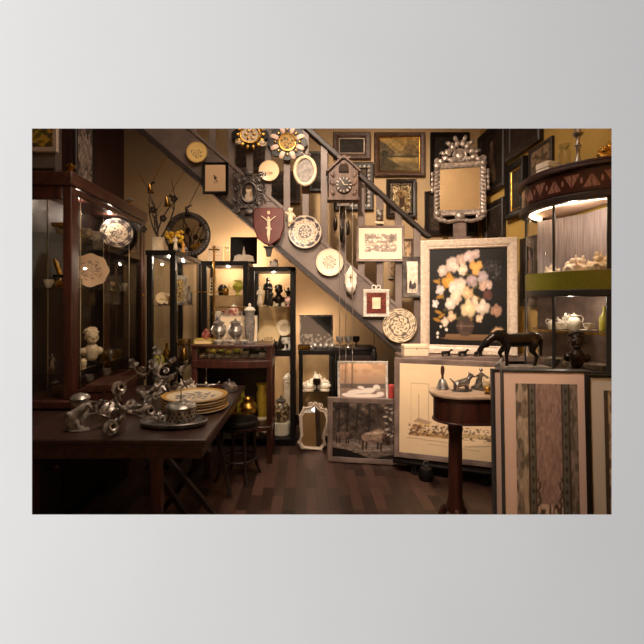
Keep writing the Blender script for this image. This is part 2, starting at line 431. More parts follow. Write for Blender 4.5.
struct('baseboard_back', MB().box((XL, YB - .02, 0), (XR, YB, .12)), 'stair_dark')

# ------------------------------------------------------------------ the staircase
YS = 4.16
def zlow(x): return 1.814 - .855 * x
def zup(x): return 2.224 - .855 * x
st = thing('staircase', 'grey-brown wooden staircase rising to the left across the back wall, with slat balusters', 'staircase', (0, YS, 0))
x0, x1 = XL + .01, 1.74
o = MB().prism([(x0, zlow(x0)), (x1, zlow(x1)), (x1, zup(x1)), (x0, zup(x0))], .045).build('stringer', 'stair_paint', st)
MB().prism([(x0, zlow(x0) - .045), (x1, zlow(x1) - .045), (x1, zlow(x1) + .012), (x0, zlow(x0) + .012)], .03, -.012).build('stringer_moulding', 'stair_dark', o)
MB().prism([(x0, zup(x0) - .02), (x1, zup(x1) - .02), (x1, zup(x1) + .02), (x0, zup(x0) + .02)], .075, -.014).build('stringer_cap', 'stair_paint', o)
MB().prism([(x0, zlow(x0) - .005), (x1, zlow(x1) - .005), (x1, zlow(x1) + .02), (x0, zlow(x0) + .02)], .88, .046).build('soffit', 'soffit_paint', st)
n = 2
while True:
    xa = (2.0 - .18 * n) / .855
    if xa < XL + .02: break
    xa_ = min(xa + .02, 1.98); xb = max(xa - .22, XL + .012); z = .18 * n + .02
    t = MB().box((xb, .05, z - .035), (xa_, .925, z)).build('tread', 'walnut', st)
    MB().box((xa - .012, .052, z - .2), (xa + .002, .92, z - .037)).build('riser', 'stair_paint', t)
    n += 1
for k in range(-19, 7):
    x = -.005 + .1845 * k; zt = 3.225 - .885 * x
    if x < XL + .1 or zup(x) > HC - .1: continue
    z1 = min(zt - .02, HC - .01)
    MB().box((x - .034, -.004, zup(x) - .06), (x + .034, .024, z1)).build('baluster', 'stair_paint', st, bev=.004)
mb = MB(); xa, xb = -1.25, 1.17
mb.prism([(xa, 3.225 - .885 * xa - .05), (xb, 3.225 - .885 * xb - .05), (xb + .05, 2.115), (xb + .085, 2.135), (xb + .02, 2.185), (xa, 3.225 - .885 * xa + .04)], .09, -.036)
mb.build('handrail', 'stair_dark', st, bev=.012)
MB().box((1.25, -.02, .62), (1.34, .06, 2.06)).build('newel_post', 'stair_dark', st, bev=.006)
MB().box((1.742, .0, .005), (1.80, .045, .7)).build('end_post', 'stair_paint', st)
# ================================================================== PICTURES
def landscape_lake():
    c = Canvas(90, 76, (150, 120, 70)); c.grad((104, 92, 64), (186, 150, 88))
    c.poly([(0, .45), (0, .92), (.18, .8), (.34, .62), (.5, .46)], (96, 82, 60)); c.poly([(.45, .46), (.66, .74), (.8, .82), (1, .62), (1, .44)], (120, 98, 66))
    c.poly([(.3, .46), (.5, .62), (.72, .46)], (136, 116, 80)); c.rect(0, .42, 1, .47, (82, 74, 52)); c.rect(.34, .26, 1, .42, (176, 146, 92), .8)
    c.poly([(0, 0), (0, .42), (.22, .4), (.5, .2), (.7, 0)], (74, 62, 42)); c.el(.14, .5, .1, .14, (60, 56, 38)); c.ln(.1, .2, .12, .62, .008, (40, 34, 26)); c.el(.55, .1, .2, .06, (112, 92, 60))
    return c.noise(14, .22, 3)
def dark_scene(seed, a=(30, 26, 22), b=(92, 74, 52), n=26, nx=60, ny=60, fig=None):
    r = random.Random(seed); c = Canvas(nx, ny, a); c.grad(a, tuple(int(x * .75 + y * .25) for x, y in zip(a, b)))
    for _ in range(n):
        t = r.random(); c.el(r.random(), r.random() * .8, .04 + .12 * r.random(), .03 + .12 * r.random(), tuple(int(x + (y - x) * t) for x, y in zip(a, b)), r.random() * 3, .8, .7)
    if fig: c.el(.5, .62, .12, .16, fig, 0, .4); c.poly([(.3, .08), (.38, .5), (.62, .5), (.74, .08)], fig, .8); c.el(.5, .78, .07, .07, tuple(min(255, x + 30) for x in fig))
    return c.noise(18, .3, seed)
def icon_face():
    c = Canvas(60, 70, (110, 84, 50)); c.specks(24, .55, (210, 190, 150), 5); c.el(.5, .5, .2, .34, (70, 46, 32)); c.el(.5, .66, .14, .15, (150, 118, 70)); c.el(.5, .64, .08, .1, (120, 84, 54)); c.el(.34, .4, .1, .2, (150, 126, 86))
    c.el(.74, .5, .08, .24, (150, 126, 86)); return c.noise(20, .3, 6)
def town_sketch():
    c = Canvas(100, 70, (232, 206, 180)); c.specks(16, .4, (140, 124, 114), 8, .14, .22, .88, .82, .8); c.specks(34, .55, (124, 110, 102), 9, .14, .25, .88, .8, .8)
    c.rect(.14, .46, .62, .52, (220, 196, 170), .6); c.el(.78, .65, .09, .16, (104, 92, 86), 0, .6, .7); return c
def bird_print():
    c = Canvas(60, 70, (226, 190, 150)); c.el(.5, .5, .08, .07, (70, 54, 44), .6); c.el(.45, .58, .04, .045, (70, 54, 44)); c.ln(.52, .46, .6, .38, .015, (70, 54, 44)); c.ln(.4, .36, .62, .36, .012, (120, 96, 78)); c.ln(.42, .3, .6, .3, .008, (160, 130, 104)); return c
def horse_etching():
    c = Canvas(50, 70, (222, 204, 182)); c.grad((196, 178, 158), (230, 212, 190)); c.el(.5, .2, .4, .09, (70, 64, 62)); c.el(.3, .3, .14, .1, (60, 54, 52), .4); c.el(.7, .26, .2, .08, (84, 76, 72)); c.ln(.2, .1, .22, .3, .02, (60, 54, 52)); c.ln(.5, .06, .5, .2, .02, (60, 54, 52)); c.ln(.76, .06, .76, .2, .02, (60, 54, 52)); return c.noise(16, .15, 4)
def flowers():
    r = random.Random(11); c = Canvas(150, 170, (19, 16, 14)); c.noise(6, .4, 2); c.el(.45, .5, .5, .5, (34, 29, 24), 0, 1, .5)
    c.poly([(.2, .07), (.95, .07), (.9, .115), (.22, .115)], (146, 108, 76), .8); c.el(.5, .07, .4, .02, (110, 82, 58))
    c.el(.47, .2, .13, .11, (70, 52, 44)); c.el(.5, .28, .1, .05, (60, 46, 42)); c.el(.47, .12, .09, .025, (78, 60, 50)); c.ln(.36, .2, .58, .2, .006, (110, 88, 74)); c.el(.42, .2, .025, .06, (112, 92, 80), 0, 1)
    for _ in range(70):
        a, q = r.random() * 6.28, r.random() ** .6; x, y = .46 + .36 * q * math.cos(a), .58 + .34 * q * math.sin(a)
        c.el(x, y, .02 + .03 * r.random(), .012 + .015 * r.random(), r.choice([(70, 66, 34), (92, 80, 36), (60, 56, 40), (120, 92, 40)]), r.random() * 3, .4, .9)
    for _ in range(90):
        x, y = .68 + .24 * r.random(), .66 + .2 * r.random(); c.el(x, y, .022, .016, r.choice([(96, 88, 88), (70, 64, 66), (120, 110, 108)]), r.random() * 3, 1., .45)
    F_ = [(.31, .83, .075, (214, 186, 170)), (.42, .88, .06, (190, 160, 140)), (.52, .91, .06, (206, 176, 168)), (.6, .94, .045, (196, 168, 160)), (.44, .78, .055, (226, 202, 176)), (.6, .8, .07, (222, 158, 84)),
          (.19, .77, .055, (216, 192, 176)), (.26, .67, .07, (214, 148, 60)), (.4, .61, .085, (238, 206, 180)), (.33, .6, .06, (230, 210, 194)), (.55, .66, .06, (176, 150, 148)), (.68, .7, .06, (170, 152, 150)),
          (.74, .62, .05, (206, 176, 160)), (.68, .61, .045, (196, 160, 140)), (.5, .54, .06, (228, 186, 140)), (.36, .49, .065, (236, 204, 176)), (.29, .43, .06, (240, 218, 198)), (.16, .57, .05, (206, 190, 186)),
          (.51, .38, .085, (240, 212, 164)), (.68, .39, .075, (236, 210, 190)), (.58, .46, .045, (226, 196, 166)), (.3, .3, .05, (228, 190, 150)), (.22, .24, .045, (230, 200, 176)), (.84, .36, .06, (168, 128, 104)),
          (.86, .12, .07, (220, 174, 130)), (.64, .28, .04, (232, 196, 160)), (.1, .43, .04, (220, 206, 198)), (.74, .52, .05, (98, 60, 50)), (.24, .16, .018, (228, 214, 200)), (.13, .12, .018, (228, 214, 200)), (.17, .19, .015, (228, 214, 200)), (.13, .08, .014, (228, 214, 200))]
    for x, y, q, k in F_:
        q *= 1.42; x = .47 + (x - .47) * 1.06
        for j in range(9):
            a = j * .698 + r.random(); t = .8 + .2 * r.random(); c.el(x + .45 * q * math.cos(a), y + .4 * q * math.sin(a), q * .55, q * .42, tuple(int(v * t) for v in k), a, .5, .9)
        c.el(x, y, q * .4, q * .34, tuple(min(255, int(v * 1.06)) for v in k), 0, .8, .9); c.el(x + q * .1, y - q * .05, q * .14, q * .12, tuple(int(v * .72) for v in k), 0, .8, .8)
    for x, y in ((.1, .66), (.14, .5), (.12, .34), (.16, .3), (.1, .26)): c.el(x, y, .07, .025, (152, 108, 40), r.random() - .5, .5)
    return c
def ship_drawing():
    c = Canvas(150, 120, (240, 208, 168)); c.specks(5, .55, (246, 216, 172), 3, a=.5); g = (176, 140, 108)
    c.ln(.12, .78, .3, .78, .003, g, .6); c.ln(.12, .28, .12, .78, .003, g, .3); k = (130, 100, 80)
    for x, h in ((.2, .66), (.3, .78), (.4, .7)): c.ln(x, .26, x, h, .003, k, .5)
    c.poly([(.1, .2), (.12, .28), (.5, .26), (.55, .2)], (208, 166, 116), .8); c.rect(.12, .21, .52, .235, (176, 128, 80), .8); c.rect(.14, .28, .24, .32, (170, 110, 76), .8); c.rect(.2, .32, .32, .35, (226, 190, 120)); c.poly([(.14, .35), (.2, .4), (.34, .36), (.3, .34)], (176, 140, 116), .8)
    for i in range(9): c.rect(.13 + i * .042, .245, .155 + i * .042, .265, (120, 76, 56) if i % 2 else (232, 210, 170))
    c.rect(.58, .22, .95, .27, (200, 168, 120), .9); c.specks(70, .56, (96, 72, 58), 5, .1, .2, .95, .33, .75); c.ln(.08, .17, .6, .15, .004, (170, 138, 112), .8); c.ln(.3, .12, .8, .1, .004, (190, 156, 126), .7); c.ln(.66, .13, .9, .16, .004, (150, 120, 96), .7)
    return c
def bison_painting():
    r = random.Random(5); c = Canvas(190, 150, (58, 48, 44)); c.grad((92, 78, 70), (58, 48, 42))
    for _ in range(110): c.el(r.random(), .46 + .54 * r.random(), .03 + .07 * r.random(), .03 + .06 * r.random(), r.choice([(36, 29, 26), (92, 76, 64), (70, 56, 48), (116, 98, 84), (48, 38, 34)]), r.random() * 3, .7, .75)
    for x in (.08, .2, .33, .5): c.ln(x, .45, x + .02, 1, .012, (40, 32, 28), .8)
    c.poly([(0, .0), (0, .3), (.3, .34), (.62, .28), (1, .2), (1, 0)], (112, 96, 86)); c.poly([(0, .25), (.35, .3), (.7, .24), (1, .3), (1, .18), (.5, .12), (0, .14)], (142, 124, 112), .8)
    for _ in range(60): c.el(.72 + .28 * r.random(), .36 + .6 * r.random(), .025, .045, r.choice([(176, 158, 142), (112, 98, 90), (206, 188, 170), (70, 58, 52)]), r.random() * 3, .6, .8)
    for _ in range(40): c.el(r.random(), .05 + .25 * r.random(), .05, .012, r.choice([(80, 66, 58), (158, 140, 126), (120, 102, 92)]), .1, .8, .6)
    c.poly([(0, 0), (0, .17), (.2, .14), (.42, .05), (.5, 0)], (28, 22, 20)); c.poly([(.55, 0), (.8, .08), (1, .12), (1, 0)], (38, 30, 27)); c.ln(.3, .1, .8, .19, .008, (170, 150, 136), .6)
    b, l, d = (150, 124, 106), (196, 170, 148), (64, 48, 41)
    for x, y0 in ((.425, .16), (.475, .18), (.63, .18), (.675, .16)): c.ln(x, .36, x - .008, y0, .014, d)
    c.el(.52, .38, .13, .10, b, 0, .15); c.el(.64, .42, .11, .135, b, .15, .15); c.el(.6, .47, .12, .035, l, 0, .8); c.el(.5, .45, .08, .025, l, 0, .8); c.el(.55, .31, .13, .03, (104, 80, 68), 0, .8)
    c.el(.73, .37, .055, .095, d, -.2, .2); c.el(.765, .3, .03, .06, (46, 34, 29), .15, .3); c.ln(.755, .43, .785, .46, .007, (214, 196, 176)); c.el(.7, .42, .03, .06, (96, 74, 63), 0, .5); c.ln(.39, .42, .375, .26, .006, d)
    c.el(.15, .40, .12, .075, (110, 90, 77), 0, .2); c.el(.25, .38, .035, .05, (60, 46, 40), 0, .3)
    for x in (.06, .1, .19, .22): c.ln(x, .37, x, .25, .009, (56, 43, 37))
    return c.noise(40, .2, 3)
def reclining_marble():
    c = Canvas(100, 70, (220, 180, 140)); c.grad((120, 104, 96), (228, 180, 138)); c.specks(9, .55, (186, 142, 110), 4, 0, .45, 1, 1, .7); c.rect(0, .28, 1, .42, (96, 84, 78), .8)
    w = (238, 226, 212); s = (180, 164, 150)
    c.el(.5, .06, .5, .07, w); c.el(.34, .16, .22, .1, w, .1); c.el(.6, .2, .2, .1, w, .25); c.el(.8, .3, .09, .1, w, .2); c.el(.82, .24, .07, .05, s, .3, .7); c.el(.14, .1, .12, .05, w); c.el(.46, .3, .09, .05, w, -.3); c.el(.5, .12, .2, .025, s, .1, .8); c.el(.88, .12, .1, .07, w)
    c.ln(.06, .5, .06, 1, .008, (150, 116, 90)); c.ln(.27, .45, .27, 1, .008, (150, 116, 90)); return c
def tapestry(seed=3):
    c = Canvas(110, 190, (196, 166, 148)); r = random.Random(seed)
    c.rect(0, 0, .2, 1, (132, 114, 100)); c.specks(26, .52, (104, 92, 78), seed, 0, 0, .2, 1); c.specks(14, .6, (170, 150, 130), seed + 1, 0, 0, .2, 1)
    c.rect(.2, 0, .225, 1, (70, 56, 48)); c.rect(.225, 0, .31, 1, (98, 92, 82)); c.rect(.31, 0, .33, 1, (70, 56, 48)); c.rect(.33, 0, .74, 1, (150, 122, 112)); c.specks(26, .62, (128, 102, 94), seed + 2, .33, 0, .74, 1, .6)
    c.rect(.74, 0, .76, 1, (70, 56, 48)); c.rect(.76, 0, .85, 1, (98, 92, 82)); c.rect(.85, 0, .875, 1, (70, 56, 48)); c.rect(.875, 0, 1, 1, (136, 118, 104)); c.specks(26, .52, (104, 92, 78), seed + 4, .875, 0, 1, 1)
    for i in range(16):
        for x in (.27, .805): c.el(x, .03 + i * .062, .026, .016, (62, 60, 54), 0, .4)
    c.rect(.33, 0, .74, .33, (196, 170, 152)); c.specks(34, .48, (90, 66, 58), 9, .33, 0, .74, .33)
    for x, sg in ((.36, 1), (.71, -1)):
        for k in range(7): c.el(x + sg * .02 * math.sin(k * 1.7), .335 + k * .022, .035 - k * .002, .014, (70, 66, 58), .6 * sg * (-1) ** k, .5)
    return c.noise(40, .12, seed)
def tapestry_side():
    c = Canvas(40, 150, (170, 150, 130)); c.rect(0, 0, .08, 1, (60, 50, 44)); c.specks(20, .5, (104, 88, 74), 2, .08, 0, 1, 1); return c.noise(30, .15, 4)
def plain_print(a, b, seed, nx=40, ny=40):
    c = Canvas(nx, ny, a); c.grad(b, a); c.specks(8, .5, tuple(int(x * .7) for x in b), seed); return c.noise(10, .15, seed)

YW = YB - .012
wall_pic('framed_picture', 'gilt-edged landscape painting of a lake between mountains, high on the back wall', 374, 133.5, 424, 177, YW, landscape_lake(), fw=.055, d=.05, frame='frame_brown', slip=(.02, 'gold'))
wall_pic('framed_picture', 'dark oil painting in a wooden frame beside the mountain lake painting', 333, 133, 370, 160, YW, dark_scene(2, (34, 28, 22), (74, 58, 36)), fw=.07, d=.045, frame='frame_brown', slip=(.02, 'champagne'))
wall_pic('framed_picture', 'picture in a notched white and black frame, half hidden by the cuckoo clock', 334, 163, 373, 211, YW, dark_scene(5, (60, 48, 38), (120, 96, 72)), fw=.085, d=.04, frame='frame_dark', bead=(.055, .02, .05, .8, 'white_frame'))
wall_pic('icon', 'small icon under a silver beaded cover below the lake painting', 386, 180, 415.5, 218, YW, icon_face(), fw=.05, d=.05, frame='frame_dark', bead=(.062, .012, .026, .75, 'silver'), cat='icon')
wall_pic('framed_picture', 'dark painting behind the top left corner of the carved silver mirror', 430, 133, 469, 186, YW, dark_scene(8, (28, 24, 22), (70, 56, 44)), fw=.06, d=.03, frame='black_wood')
wall_pic('framed_picture', 'dark framed landscape behind the lower half of the carved silver mirror', 424.5, 192, 477, 236, YW, dark_scene(9, (52, 42, 36), (110, 90, 70)), fw=.06, d=.03, frame='frame_dark')
wall_pic('framed_picture', 'brown-framed dim picture behind the balusters under the gilded cartouche', 232, 140, 266, 172, YW, dark_scene(12, (60, 46, 36), (104, 80, 58)), fw=.06, d=.03, frame='frame_brown')
wall_pic('framed_picture', 'tall dim picture behind the balusters right of the octagonal medallion', 309, 152, 328, 192, YW, dark_scene(13, (52, 42, 34), (100, 78, 56)), fw=.05, d=.03, frame='frame_dark')
wall_pic('framed_picture', 'wide dark picture behind the balusters left of the oval cream frame', 262, 172, 300, 204, YW, dark_scene(14, (58, 46, 38), (96, 74, 54)), fw=.05, d=.03, frame='frame_brown')
wall_pic('framed_picture', 'small print in a pale frame seen between two balusters beside the town sketch', 400, 239, 413, 262, YW, plain_print((228, 196, 156), (216, 180, 140), 3), fw=.03, d=.025, frame='walnut')
wall_pic('framed_picture', 'tiny pale print in a thin frame behind the balusters below the town sketch', 388, 261, 400, 279, YW, plain_print((226, 192, 152), (220, 186, 146), 4), fw=.02, d=.02, frame='champagne')
YP = YS - .004
wall_pic('framed_picture', 'grey pencil sketch of a town in a thin taupe frame hanging on the balusters', 356, 226, 404, 262, YP - .012, town_sketch(), fw=.028, d=.025, frame='frame_taupe', hook=True)
wall_pic('framed_picture', 'etching of a horse in a broad silver-grey frame beside the flower painting', 402, 257, 422, 298, YP - .012, horse_etching(), fw=.05, d=.03, frame='frame_grey')
wall_pic('framed_picture', 'bird print in a black frame hanging on the stair stringer', 203, 163, 228.5, 194.5, YP - .022, bird_print(), fw=.028, d=.026, frame='black_wood')
t = wall_pic('framed_picture', 'small white-framed picture on a dark red ground with a little bow on top', 363, 289.5, 389, 317, YP - .022, dark_scene(21, (96, 40, 30), (120, 60, 44), 6), fw=.034, d=.028, frame='white_frame', bead=(.03, .005, .014, .85))
MB().box((-.04, -.024, .08), (.04, -.02, .19)).build('inset_portrait', 'ivory', t)
mb = MB(); mb.ring((-.022, -.012, .29), .02, .006); mb.ring((.022, -.012, .29), .02, .006); mb.ell((0, -.012, .288), .012); mb.build('bow', 'white_frame', t)

def side_pic(name, label, Y0, Y1, z0, z1, cv, **k):
    """hangs on the right-hand wall, facing the room"""
    return picture(name, label, 'picture', (XR - .004, (Y0 + Y1) / 2, z0), Y1 - Y0, z1 - z0, cv, rot=(0, 0, -PI / 2), **k)
side_pic('portrait', 'dark portrait of a standing figure on the right wall beside the carved silver mirror', 4.40, 5.06, 2.71, 3.46, dark_scene(31, (34, 26, 22), (80, 60, 46), 14, fig=(84, 66, 50)), fw=.07, d=.045, frame='frame_dark')
side_pic('framed_picture', 'dark picture in a silver-edged frame below the dark portrait', 4.42, 4.92, 2.12, 2.60, dark_scene(32, (44, 36, 32), (100, 84, 70)), fw=.06, d=.045, frame='frame_dark', slip=(.02, 'silver'))
side_pic('framed_picture', 'large black-framed dark painting at the top of the right wall', 3.72, 4.36, 2.93, 3.75, dark_scene(33, (46, 34, 30), (92, 66, 56)), fw=.08, d=.05, frame='frame_dark')
side_pic('framed_picture', 'narrow deep black frame with a gilt edge beside the round display case top', 3.98, 4.34, 2.33, 2.88, dark_scene(34, (40, 34, 28), (84, 70, 54)), fw=.075, d=.06, frame='black_wood', slip=(.015, 'gold'))
side_pic('framed_picture', 'pale brownish picture in a dark frame just above the round display case', 3.56, 3.93, 2.60, 2.90, plain_print((150, 122, 92), (120, 96, 72), 6), fw=.04, d=.03, frame='frame_dark')
side_pic('framed_picture', 'dim dark painting low on the right wall between flower painting and round display case', 3.56, 4.08, 1.45, 2.1, dark_scene(35, (34, 27, 24), (84, 58, 44)), fw=.06, d=.035, frame='frame_dark')
# left block
def left_pic(): 
    return picture('framed_picture', 'worn pale print in a wide dark frame on the brown panel above the glazed cabinet', 'picture', (XL + .004, 4.16, 2.62), .36, .70, (lambda c: c.specks(9, .5, (64, 56, 52), 3).specks(22, .58, (160, 142, 130), 6))(Canvas(50, 70, (116, 102, 94))), fw=.05, d=.03, frame='frame_dark', rot=(0, 0, PI / 2))
left_pic()
picture('framed_picture', 'small yellow-green painting in a pale wooden frame at the far upper left', 'picture', (-2.52, 3.858, 2.86), .5, .42, (lambda c: c.specks(10, .45, (116, 104, 40), 3).specks(14, .55, (190, 150, 60), 5))(Canvas(50, 50, (82, 70, 44))), fw=.05, d=.03, frame='champagne')

# ---- big pictures standing in front of the stairs
def standing(name, label, pxl, Yl, pxr, Yr, z0, h, cv, lean=0., **k):
    a, b = Vector((PX(pxl, Yl), Yl, z0)), Vector((PX(pxr, Yr), Yr, z0)); w = (b - a).length; m = (a + b) / 2; rz = math.atan2(b.y - a.y, b.x - a.x)
    R = (Matrix.Rotation(rz, 3, 'Z') @ Matrix.Rotation(-lean, 3, 'X')).to_euler()
    return picture(name, label, k.pop('cat', 'painting'), m, w, h, cv, rot=R, **k)
tf = standing('flower_painting', 'large still life of pale flowers in a dark vase, in a carved champagne frame', 420.5, 4.04, 517, 3.80, 1.002, 1.07, flowers(), .0, fw=.085, d=.06, frame='champagne', bead=(.012, .011, .024, .9))
standing('ship_drawing', 'large pale drawing of moored boats in a taupe frame, standing on the wheeled rack', 394, 3.74, 507, 3.45, .118, .875, ship_drawing(), .05, fw=.05, d=.03, frame='frame_taupe', matw=.0)
standing('bison_painting', 'dim painting of a bison in a forest, silver-framed, leaning on the floor', 327.5, 3.93, 411, 3.82, .004, .595, bison_painting(), .05, fw=.05, d=.03, frame='frame_taupe')
tr = standing('marble_photograph', 'small white-framed picture of a reclining white marble figure above the bison painting', 337.5, 4.10, 388, 4.09, .533, .378, reclining_marble(), .06, fw=.026, d=.025, frame='white_frame', cat='picture', slip=(.018, 'champagne'))
# ---- stack of frames at the right front
LN = .04
standing('tapestry_panel', 'framed tapestry strip with wide pink ground, grey metal frame, standing at the right front', 503, 2.30, 594, 2.26, .0, 1.118, tapestry(), LN, fw=.014, d=.03, frame='frame_slate', matw=.06, matm='mat_pink', cat='picture')
standing('framed_print', 'grey-framed print mostly hidden behind the left edge of the pink tapestry strip', 493, 2.40, 588, 2.37, .0, 1.108, tapestry(8), LN, fw=.022, d=.03, frame='frame_slate', matw=.06, matm='mat_pink', cat='picture')
standing('framed_tapestry', 'black-framed tapestry with a broad grey mount, cut by the right picture edge', 589, 2.185, 672, 2.15, .0, 1.115, tapestry_side(), LN, fw=.02, d=.035, frame='black_wood', matw=.065, matm='mat_grey', cat='picture')
# ================================================================== THINGS HUNG ON THE STAIRS
YH = YP - .03
def china(kind, seed=1):
    g = np.random.RandomState(seed); ph = g.rand(40) * 6.28; tx = vnoise
    def spot_(r, a, n, r0, wr, wa, off=0.):
        d = ((a * n / (2 * PI) + off) % 1) - .5; return ((r - r0) / wr) ** 2 + (d * 2 * PI * r0 / n / wa) ** 2 < 1
    def wob(r, a, f, k): return math.sin(f * a + ph[k]) * math.cos(f * 1.3 * r * 6 + ph[k + 1]) + .6 * math.sin(2.3 * f * a - 9 * r + ph[k + 2])
    c = np.array
    def fn(r, a):
        x, y = r * math.cos(a), r * math.sin(a)
        if kind == 'yellow':
            k = c((244, 208, 134)); 
            if r > .9: k = c((206, 166, 96))
            if r < .55 and (wob(r, a, 3, 2) > .55) and y < .25: k = c((72, 70, 84))
            return k / 255
        if kind == 'round':
            k = c((240, 212, 170))
            if abs(r - .93) < .03: k = c((222, 186, 136))
            if abs(x) < .36 and -.42 < y < -.1 and wob(r, a, 7, 3) > .0: k = c((150, 110, 78))
            return k / 255
        if kind == 'bluewhite':
            k = c((214, 194, 170)); b = c((70, 64, 70))
            if r > .95 or abs(r - .68) < .02 or abs(r - .36) < .02: k = b
            elif r > .68:
                if spot_(r, a, 8, .82, .12, .26) and wob(r, a, 6, 1) > -.9: k = b
                elif spot_(r, a, 8, .82, .05, .05, .5): k = c((130, 112, 104))
            elif r > .38:
                if wob(r, a, 8, 4) > .2: k = c((150, 130, 116))
            elif wob(r, a, 4, 7) > -.1: k = c((84, 74, 72))
            return k / 255
        if kind == 'floral':
            k = c((240, 222, 196))
            if abs(r - .97) < .03: k = c((210, 184, 152))
            if r < .5 and wob(r, a, 5, 1) > .35: k = c((150, 116, 112))
            if r < .5 and wob(r, a, 5, 5) > .9: k = c((110, 100, 70))
            return k / 255
        if kind == 'scenic':
            k = c((226, 204, 172)); b = c((104, 92, 84))
            if r > .95: k = c((206, 178, 140))
            elif r > .62:
                if wob(r, a, 7, 1) > .25: k = b
            elif abs(r - .6) < .02: k = b
            elif wob(r, a, 4, 5) > .2: k = c((120, 104, 92))
            return k / 255
        if kind == 'relief':
            k = c((236, 200, 168))
            if r < .66 and wob(r, a, 4, 1) > .5: k = c((176, 150, 136))
            if r < .5 and wob(r, a, 6, 6) > .75: k = c((136, 112, 100))
            return k / 255
        if kind == 'gold':
            k = c((226, 206, 172))
            if r > .86: k = c((196, 150, 80))
            elif r < .6 and wob(r, a, 4, 1) > .2: k = c((120, 116, 130))
            return k / 255
        return c((236, 216, 186)) / 255
    return fn
stand_plate('plate', 'small yellow plate with a dark flower sprig, on the stringer above the bird print', 197, 152.5, 10.5, YH, china('yellow', 3))
stand_plate('plate', 'plain cream round plate with a small written line, below the gilded cartouche', 269, 171, 10.2, YH - .005, china('round', 5))
stand_plate('plate', 'dark blue and white patterned plate beside the red crucifix board', 305, 232, 16.8, YH, china('bluewhite', 2))
stand_plate('plate', 'white plate with a small floral spray, second plate down the stringer', 329.5, 262.5, 13.6, YH, china('floral', 6))
stand_plate('plate', 'large scenic grey and cream plate lowest on the stringer', 399.5, 325.5, 17, YH, china('scenic', 8))
# gilded cartouche at the top
def leafy(mb, c, R, n, r, y=0., ph=0.):
    for i in range(n):
        a = ph + 2 * PI * i / n
        mb.ell((c[0] + R * math.cos(a), y, c[1] + R * math.sin(a)), (r, r * .4, r * .62), 8, (0, -a, 0))
t = thing('cartouche', 'ornate dark wall cartouche with gilt petals at the top edge, left of the octagonal medallion', 'wall ornament', P(250.5, 136, YH))
mb = MB(); s = .15
mb.prism([(s * 1.1 * math.cos(a) * (1 + .12 * math.cos(4 * a)), s * .8 * math.sin(a) * (1 + .1 * math.cos(4 * a))) for a in np.linspace(0, 2 * PI, 40, endpoint=False)], .03, -.03); mb.build('board', 'black_wood', t)
mb = MB(); mb.ring((0, -.03, 0), .08, .012, sx=1.2); leafy(mb, (0, 0), .125, 14, .03, -.03); leafy(mb, (0, 0), .04, 6, .02, -.034); mb.build('gilding', 'gold', t)
MB().prism([(.105 * math.cos(a) * (1 + .1 * math.cos(4 * a)), .075 * math.sin(a) * (1 + .1 * math.cos(4 * a))) for a in np.linspace(0, 2 * PI, 40, endpoint=False)], .004, -.034).build('cream_field', 'ivory', t)
for x, z in ((-.115, -.075), (.115, -.075), (-.115, .075), (.115, .075)): MB().ell((x, -.032, z), (.03, .012, .024), 10).scroll((x, -.03, z), .04, .007, 1.1, 0, 1 if x < 0 else -1).build('corner_shell', 'ivory', t)
t = thing('medallion', 'dark octagonal wall medallion with pale pink lobes and a gold centre', 'wall ornament', P(287.5, 143.5, YH))
mb = MB(); mb.prism([(.185 * math.cos(a) * (1 + .07 * math.cos(8 * a)), .165 * math.sin(a) * (1 + .07 * math.cos(8 * a))) for a in np.linspace(0, 2 * PI, 64, endpoint=False)], .028, -.028); mb.build('board', 'black_wood', t)
mb = MB(); leafy(mb, (0, 0), .135, 8, .045, -.03, .39); mb.build('lobes', 'mat_pink', t)
mb = MB(); mb.ring((0, -.03, 0), .082, .012); leafy(mb, (0, 0), .12, 8, .016, -.04, 0.); mb.build('gilt_ring', 'gold', t)
def medal(r, a): return (np.array((60, 52, 40)) if math.sin(5 * a) * math.cos(9 * r + 2 * a) > .25 and r < .85 else np.array((168, 130, 60))) / 255
p_ = plate('centre_dish', '', (0, -.03, 0), .078, medal, rot=(PI / 2, 0, 0), segs=32, rings=10); p_.parent = t; p_.data.materials[0] = M['painted']
for k in ('label', 'category'): del p_[k]
# oval mirror frame
t = thing('oval_picture', 'oval cream-framed grey picture hanging on a baluster', 'picture frame', P(305, 171.5, YH - .045))
mb = MB(); mb.ring((0, -.015, 0), .1, .018, 36, 8, sx=.98, sz=1.32); mb.build('frame', 'ivory', t)
mb = MB(); mb.prism([(.085 * math.cos(a), .118 * math.sin(a)) for a in np.linspace(0, 2 * PI, 36, endpoint=False)], .006, -.012); mb.build('picture', 'stone', t)
mb = MB(); mb.ell((0, -.012, .152), (.03, .01, .016)); mb.scroll((-.035, -.012, .155), .022, .006, 1.2, 0, 1); mb.scroll((.035, -.012, .155), .022, .006, 1.2, PI, -1); mb.build('crest', 'old_silver', t)
